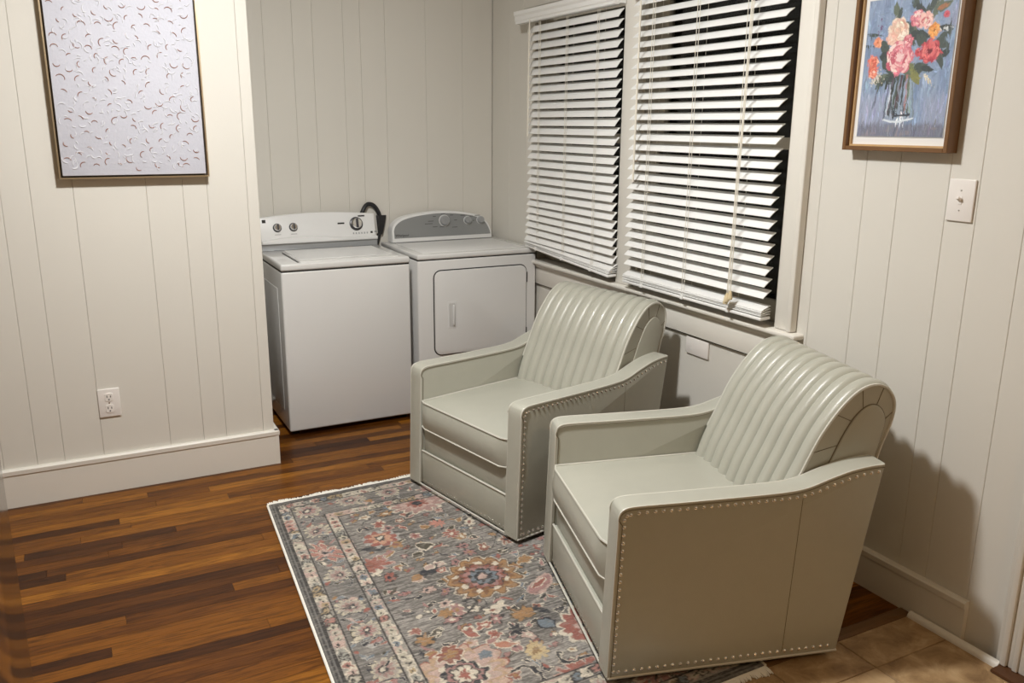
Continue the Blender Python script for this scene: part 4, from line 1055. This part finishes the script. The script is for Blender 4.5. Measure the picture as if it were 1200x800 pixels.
# ------------------------------------------------------------------ flower picture
def make_flowers():
    # seen from the room: left = larger Y
    ya_, yb_, z0 = 2.126, 1.728, 1.533; z1 = z0+0.505; dp = 0.050
    R = empty('flower_picture', (-0.0005, (ya_+yb_)/2, (z0+z1)/2), label='framed painting of pink flowers in a glass vase on blue', cat='picture')
    w, h = (ya_-yb_)/2, (z1-z0)/2; t = 0.014
    fr = MB()
    for a, b, c, d_ in ((-w, -w+t, -h, h), (w-t, w, -h, h), (-w+t, w-t, -h, -h+t), (-w+t, w-t, h-t, h)): fr.box(-dp, 0, a, b, c, d_, 0.0015, 1)
    fr.build('frame', WALNUT, R)
    ln = MB(); l = 0.006; i0 = t
    for a, b, c, d_ in ((-w+i0, -w+i0+l, -h+i0, h-i0), (w-i0-l, w-i0, -h+i0, h-i0), (-w+i0+l, w-i0-l, -h+i0, -h+i0+l), (-w+i0+l, w-i0-l, h-i0-l, h-i0)): ln.box(-0.034, -0.001, a, b, c, d_)
    ln.build('frame_liner', OAK, R)
    MB().box(-0.024, -0.002, -w+t+l, w-t-l, -h+t+l, h-t-l).build('mat_board', MATB, R)
    pw, ph = 0.322, 0.424
    p = Paint(pw, ph, 0.00155, 77, 0.0016, 90)
    U, V = p.U/pw, p.V/ph
    n1 = vnoise(U, V, 22, 5, 1); n2 = vnoise(U, V, 60, 14, 2); n3 = vnoise(U, V, 5, 5, 6)
    A, B, D = (np.array(lin(c)) for c in ((104, 126, 160), (156, 172, 196), (160, 162, 184)))
    tt = np.clip(0.45*n1+0.35*n2+0.25*n3, 0, 1)[..., None]; p.c = A+(B-A)*tt*1.1; p.c = p.c+(D-p.c)*0.55*smoothstep(0.55, 0.9, n3)[..., None]
    p.mix(smoothstep(0.885, 0.93, V)*0.85, (112, 114, 128)); p.mix(smoothstep(0.60, 0.8, vnoise(U, V, 10, 50, 9))*smoothstep(0.9, 0.94, V)*0.5, (146, 136, 140))
    R_ = random.Random(3)
    def L(pu, pv, ln_, wd, rot, col, b=0.0): p.leaf(pu*pw, pv*ph, ln_*pw, wd*pw, rot, col, None, b)
    G1, G2, G3, G4 = (74, 84, 80), (98, 108, 94), (116, 122, 84), (62, 70, 70)
    for a in [(0.33, 0.10, 0.20, 0.07, 1.4, G2), (0.37, 0.12, 0.16, 0.05, 1.75, G1), (0.56, 0.06, 0.20, 0.10, 0.9, G1), (0.60, 0.09, 0.16, 0.06, 0.6, G4), (0.73, 0.07, 0.30, 0.08, -0.95, G1), (0.79, 0.09, 0.30, 0.06, -1.1, G2), (0.84, 0.10, 0.24, 0.08, -0.35, G2), (0.84, 0.10, 0.14, 0.045, -0.35, (156, 108, 78)),
              (0.90, 0.245, 0.22, 0.05, 0.0, G4), (0.90, 0.29, 0.18, 0.06, -0.5, G1), (0.88, 0.35, 0.20, 0.09, 0.5, G1), (0.90, 0.42, 0.18, 0.08, -0.2, G4), (0.87, 0.46, 0.20, 0.07, 1.2, G1), (0.55, 0.25, 0.20, 0.08, 1.3, G2), (0.50, 0.22, 0.2, 0.08, 0.6, G1), (0.63, 0.28, 0.24, 0.10, 0.2, G4),
              (0.66, 0.33, 0.2, 0.1, 0.9, G1), (0.24, 0.36, 0.2, 0.1, 1.1, G1), (0.26, 0.42, 0.18, 0.10, 0.3, G4), (0.28, 0.48, 0.2, 0.1, 1.0, G1), (0.10, 0.25, 0.22, 0.03, 0.15, G1), (0.05, 0.33, 0.18, 0.025, 0.1, G1), (0.57, 0.52, 0.24, 0.12, 0.4, G3), (0.66, 0.51, 0.2, 0.10, -0.3, G1), (0.62, 0.57, 0.22, 0.09, 0.9, (128, 130, 82)),
              (0.53, 0.56, 0.2, 0.08, 1.4, G2), (0.28, 0.58, 0.30, 0.08, -0.65, G1), (0.35, 0.58, 0.24, 0.07, -1.0, G4), (0.22, 0.57, 0.2, 0.07, -0.5, G2), (0.75, 0.52, 0.16, 0.05, 0.2, G4), (0.46, 0.30, 0.3, 0.16, 0.4, G1)]: L(*a)
    # vase and stems
    q = lambda a, b: (a*pw, b*ph)
    body = (V > 0.60) & (V < 0.885) & (U > 0.325-0.02*(V-0.6)/0.285) & (U < 0.60+0.055*(V-0.6)/0.285)
    p.mix(body*0.45, (150, 166, 178)); 
    for a, b, c in ((0.40, 0.36, G4), (0.44, 0.40, G1), (0.47, 0.45, (70, 60, 64)), (0.50, 0.50, G4), (0.53, 0.55, (170, 120, 116)), (0.42, 0.46, G1), (0.48, 0.42, (90, 70, 74)), (0.38, 0.34, (92, 76, 88)), (0.55, 0.58, G2)):
        p.line([q(a, 0.56), q(b, 0.84)], 0.004, c)
    p.line([q(0.335, 0.61), q(0.305, 0.875)], 0.0026, (60, 66, 78)); p.line([q(0.60, 0.61), q(0.655, 0.86)], 0.0026, (112, 126, 128)); p.line([q(0.57, 0.62), q(0.61, 0.84)], 0.003, (150, 170, 166))
    p.line([q(0.305, 0.875), q(0.40, 0.893), q(0.52, 0.89), q(0.65, 0.865)], 0.004, (214, 222, 230)); p.line([q(0.36, 0.66), q(0.33, 0.85)], 0.0022, (206, 216, 226)); p.line([q(0.44, 0.845), q(0.60, 0.84)], 0.0055, (52, 58, 66))
    for k in range(14): p.line([q(R_.uniform(0.36, 0.58), R_.uniform(0.74, 0.82)), q(R_.uniform(0.36, 0.6), R_.uniform(0.80, 0.87))], 0.0016, R_.choice(((200, 212, 222), (60, 70, 80), (150, 168, 184))))
    # blooms: irregular overlapping petal strokes
    def bloom(pu, pv, r, cols, core, n=26, asp=1.0):
        cu, cv, rr = pu*pw, pv*ph, r*pw
        p.rosette(cu, cv, rr*0.9, 7, 0.18, [(1.0, 7, 0.2, cols[0])], R_.uniform(0, 3), asp)
        for k in range(n):
            a = R_.uniform(0, 2*PI); d_ = rr*(0.85*(1-k/n)+0.12)
            p.leaf(cu+asp*d_*math.cos(a)*0.8, cv+d_*math.sin(a)*0.8, rr*R_.uniform(0.55, 0.85), rr*R_.uniform(0.22, 0.42), a+PI/2+R_.uniform(-0.4, 0.4), R_.choice(cols), None, R_.uniform(-0.6, 0.6))
        p.rosette(cu, cv, rr*0.2, 5, 0.3, [(1, 5, 0.3, core)])
    PK = [(206, 118, 132), (222, 150, 156), (236, 190, 188), (190, 92, 110), (240, 214, 208), (214, 132, 142)]
    RD = [(190, 78, 88), (206, 96, 100), (222, 128, 124), (164, 58, 72), (214, 110, 112)]
    CRM = [(232, 214, 196), (240, 228, 212), (222, 186, 168), (226, 200, 180), (212, 164, 146)]
    CO = [(214, 112, 92), (226, 140, 116), (198, 92, 80), (236, 176, 156)]
    OR = [(230, 160, 90), (238, 186, 116), (222, 142, 70)]
    bloom(0.37, 0.23, 0.125, CRM, (222, 180, 160), 34); bloom(0.31, 0.285, 0.07, [(226, 176, 158), (232, 196, 180)], CRM[0])
    bloom(0.58, 0.165, 0.085, PK, (224, 150, 160)); bloom(0.67, 0.18, 0.085, [(232, 190, 182), (226, 170, 164), (238, 212, 204), (200, 110, 116)], CRM[0])
    bloom(0.775, 0.255, 0.068, OR, (176, 100, 40)); bloom(0.14, 0.305, 0.052, [(222, 140, 108), (232, 166, 130)], (190, 100, 60), 14)
    bloom(0.105, 0.45, 0.07, CO, CO[2], 20); bloom(0.125, 0.52, 0.065, CO, (238, 196, 180), 20)
    bloom(0.42, 0.43, 0.175, PK, (236, 200, 200), 46, 0.95); bloom(0.50, 0.31, 0.06, PK, PK[3], 14)
    bloom(0.755, 0.395, 0.118, RD, (112, 40, 52), 40); bloom(0.63, 0.40, 0.045, RD, RD[3], 10)
    bloom(0.885, 0.155, 0.034, [(200, 84, 100), (214, 112, 120)], RD[3], 8); bloom(0.84, 0.015, 0.030, [(206, 110, 120)], RD[3], 8)
    for k in range(60):
        s_ = R_.choice(((0.16, 0.575), (0.12, 0.60), (0.20, 0.56))); p.rosette(q(s_[0]+R_.gauss(0, 0.035), 0)[0], (s_[1]+R_.gauss(0, 0.022))*ph, 0.0022, 4, 0.3, [(1, 4, 0.3, R_.choice(((226, 222, 212), (210, 200, 190), (196, 184, 160))))], soft=0.0012)
    for k in range(34):
        f_ = R_.random(); p.rosette((0.72+0.13*f_+R_.gauss(0, 0.012))*pw, (0.555+0.10*f_+R_.gauss(0, 0.008))*ph, 0.0023, 4, 0.3, [(1, 4, 0.3, R_.choice(((232, 222, 196), (214, 196, 150))))], soft=0.0012)
    for k in range(16): p.rosette((0.13+0.05*R_.random())*pw, (0.13+0.13*R_.random())*ph, 0.0022, 4, 0.3, [(1, 4, 0.3, (110, 84, 120))], soft=0.0012)
    for k in range(14): p.rosette((0.84+0.13*R_.random())*pw, (0.24+0.03*R_.random())*ph, 0.0022, 4, 0.3, [(1, 4, 0.3, (212, 216, 216))], soft=0.0012)
    for k in range(1500):
        cu, cv = R_.random()*pw, R_.random()*ph; i, j = int(cu/pw*(p.nu-1)), int(cv/ph*(p.nv-1)); f_ = R_.uniform(0.80, 1.28)
        cc = np.clip(p.c[i, j]*f_*np.array([R_.uniform(0.95, 1.05) for _ in range(3)]), 0, 1)
        sr = [255*(12.92*x if x <= 0.0031308 else 1.055*x**(1/2.4)-0.055) for x in cc]
        inb = 0.05 < cv/ph < 0.6 and 0.08 < cu/pw < 0.92
        p.leaf(cu, cv, R_.uniform(0.010, 0.022) if inb else R_.uniform(0.016, 0.05), R_.uniform(0.002, 0.005), R_.uniform(0, PI) if inb else PI/2+R_.uniform(-0.25, 0.25), sr, None, R_.uniform(-0.5, 0.5))
    p.line([q(0.305, 0.875), q(0.40, 0.893), q(0.52, 0.89), q(0.65, 0.865)], 0.0034, (214, 222, 230)); p.line([q(0.335, 0.61), q(0.305, 0.875)], 0.0018, (70, 78, 92)); p.line([q(0.60, 0.61), q(0.652, 0.86)], 0.0018, (120, 136, 142))
    p.line([q(0.36, 0.66), q(0.335, 0.85)], 0.0018, (200, 210, 222)); p.line([q(0.44, 0.848), q(0.60, 0.842)], 0.0040, (62, 68, 78))
    p.c *= (1+rng.normal(0, 0.03, p.c.shape[:2]))[..., None]
    art = MB().box(-0.0262, -0.0238, -pw/2-0.002, pw/2+0.002, -ph/2-0.002+0.006, ph/2+0.002+0.006).build('print_edge', GREYL_M, R)
    p.mesh('print', lambda u, v: (np.full_like(u, -0.0268), pw/2-u, ph/2-v+0.006), PAINTM, R)
GREYL_M = mat('print_paper', (0.45, 0.47, 0.50), 0.7)
make_flowers()

# ------------------------------------------------------------------ ceiling lamps
def ceiling_lamp(pos, watts, col, label, rad):
    R = empty('ceiling_light', pos, label=label, cat='ceiling light')
    top = CEIL-pos[2]
    MB().lathe([(0.13, top-0.001), (0.13, top-0.025), (0.12, top-0.03)], 32).build('canopy', CHROME, R)
    MB().lathe([(0.118, top-0.03), (0.115, top-0.045), (0.09, top-0.06), (0.03, top-0.066)], 32).build('diffuser', BULB, R)
    l = bpy.data.lights.new('bulb_light', 'AREA'); l.shape = 'DISK'; l.size = rad*2; l.energy = watts; l.color = col
    o = bpy.data.objects.new('bulb_light', l); C.objects.link(o); o.parent = R; o.location = (0, 0, top-0.072)   # flush disc, faces straight down
    g = bpy.data.lights.new('dome_light', 'POINT'); g.energy = watts*0.5; g.color = col; g.shadow_soft_size = rad*0.6      # the dome's sideways glow
    o = bpy.data.objects.new('dome_light', g); C.objects.link(o); o.parent = R; o.location = (0, 0, top-0.072-rad*0.6-0.01)
ceiling_lamp(LAMP_POS, LAMP_W, (0.99, 0.99, 0.975), 'round ceiling light above the rug', 0.11)
ceiling_lamp(KITCHEN_POS, KITCHEN_W, (1.0, 0.61, 0.26), 'round warm ceiling light in the kitchen behind the camera', 0.11)
